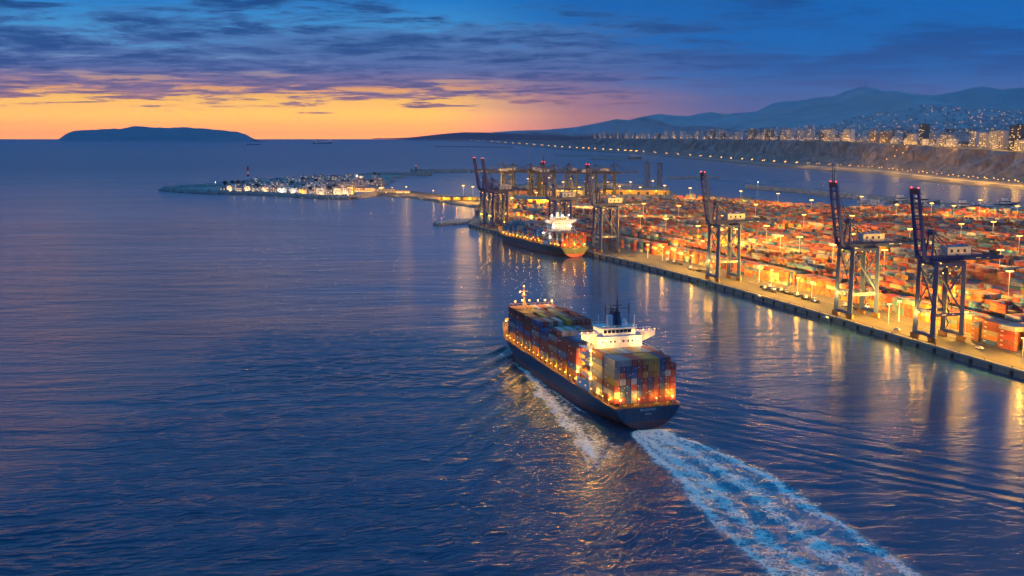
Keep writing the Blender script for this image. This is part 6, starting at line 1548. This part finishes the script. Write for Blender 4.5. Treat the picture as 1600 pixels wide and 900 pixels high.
M['tw_lit'] = mat('hillside_lamp', (0.5, 0.4, 0.3), 0.5, var=0, emit=(1, 0.40, 0.08), estr=3.6)
M['tw_lit2'] = mat('hillside_lamp_white', (0.5, 0.5, 0.5), 0.5, var=0, emit=(1, 0.58, 0.25), estr=2.2)
tag(obj('hillside_houses', hs, [TW[0], TW[2], M['tw_lit'], M['tw_lit2']]), 'houses with lit lamps climbing the hills behind the city', 'houses', kind='stuff')
# street lamps along the cliff top and along the coast road
GC = 'amber lamps of the street on the cliff top'; GR = 'amber lamps of the coastal road'
px = 912.0; i = 0
while px < 1620:
    e = np.array([np.interp(px, pxs, edge_xy[:, q]) for q in range(2)]); nn = np.array([np.interp(px, pxs, inl[:, q]) for q in range(2)]); p = e+nn*30
    seg = 'right of the ravine' if px > 1400 else 'at the middle' if px > 1150 else 'at the far end'
    lamp_at((p[0], p[1], itz(px)+2), 9, (60000 if px > 1250 else 140000) if i % 2 == 0 else 25000, 'small amber street lamp along the cliff top, %s' % seg, GC, AMBER, 1.1 if px > 1250 else 1.9, 'bulbg'); px += cr_.uniform(6.5, 11.5); i += 1
px = 650.0; i = 0
while px < 1640:
    p = np.array([np.interp(px, pxs, rd[:, q]) for q in range(2)]); nn = np.array([np.interp(px, pxs, inl[:, q]) for q in range(2)]); p = p + nn*(14 if i % 2 else -14)
    seg = 'right of the second nearest crane' if px > 1320 else 'between the second and third nearest cranes' if px > 1115 else 'at the far end of the shore'
    lamp_at((p[0], p[1], 3.5), 11, 330000 if i % 3 == 0 else 0, 'amber lamp of the coastal road, %s' % seg, GR, AMBER, 1.3 if px > 1250 else 2.2 if px > 1000 else 3.6, 'bulbg'); px += cr_.uniform(6.0, 10.0) if px > 1000 else cr_.uniform(4, 7); i += 1
# lights of the road that climbs the ravine
for px, fr_ in [(1378,.2),(1386,.35),(1392,.5),(1380,.6),(1370,.75),(1384,.85),(1440,.93),(1452,.96),(1460,.9)]:
    a = np.array([np.interp(px, pxs, cb[:, q]) for q in range(2)]); b = np.array([np.interp(px, pxs, edge_xy[:, q]) for q in range(2)]); p = a*(1-fr_)+b*fr_
    lamp_at((p[0], p[1], 5+(itz(px)-5)*fr_+6), 9, 20000 if fr_ > .8 else 0, 'amber lamp on the road that climbs the ravine in the cliff', 'lamps of the ravine road', AMBER, 1.0, 'bulb')
# radio masts on the highest hill
for k, px in enumerate((1343, 1352)):
    t = thing('radio_mast', ['left', 'right'][k]+' one of two thin radio masts on top of the main hill', 'mast', GD(px, 138, 9900+float(np.interp(px, pxs, RD))*0.0+300*0)); t.location = tuple(terr_at(px, nlast-2)); mb = MB(); mb.bar((0,0,-5), (0,0,62), 5, 5, 0, 1.6, 1.6); obj('lattice', mb, M['dark'], t)
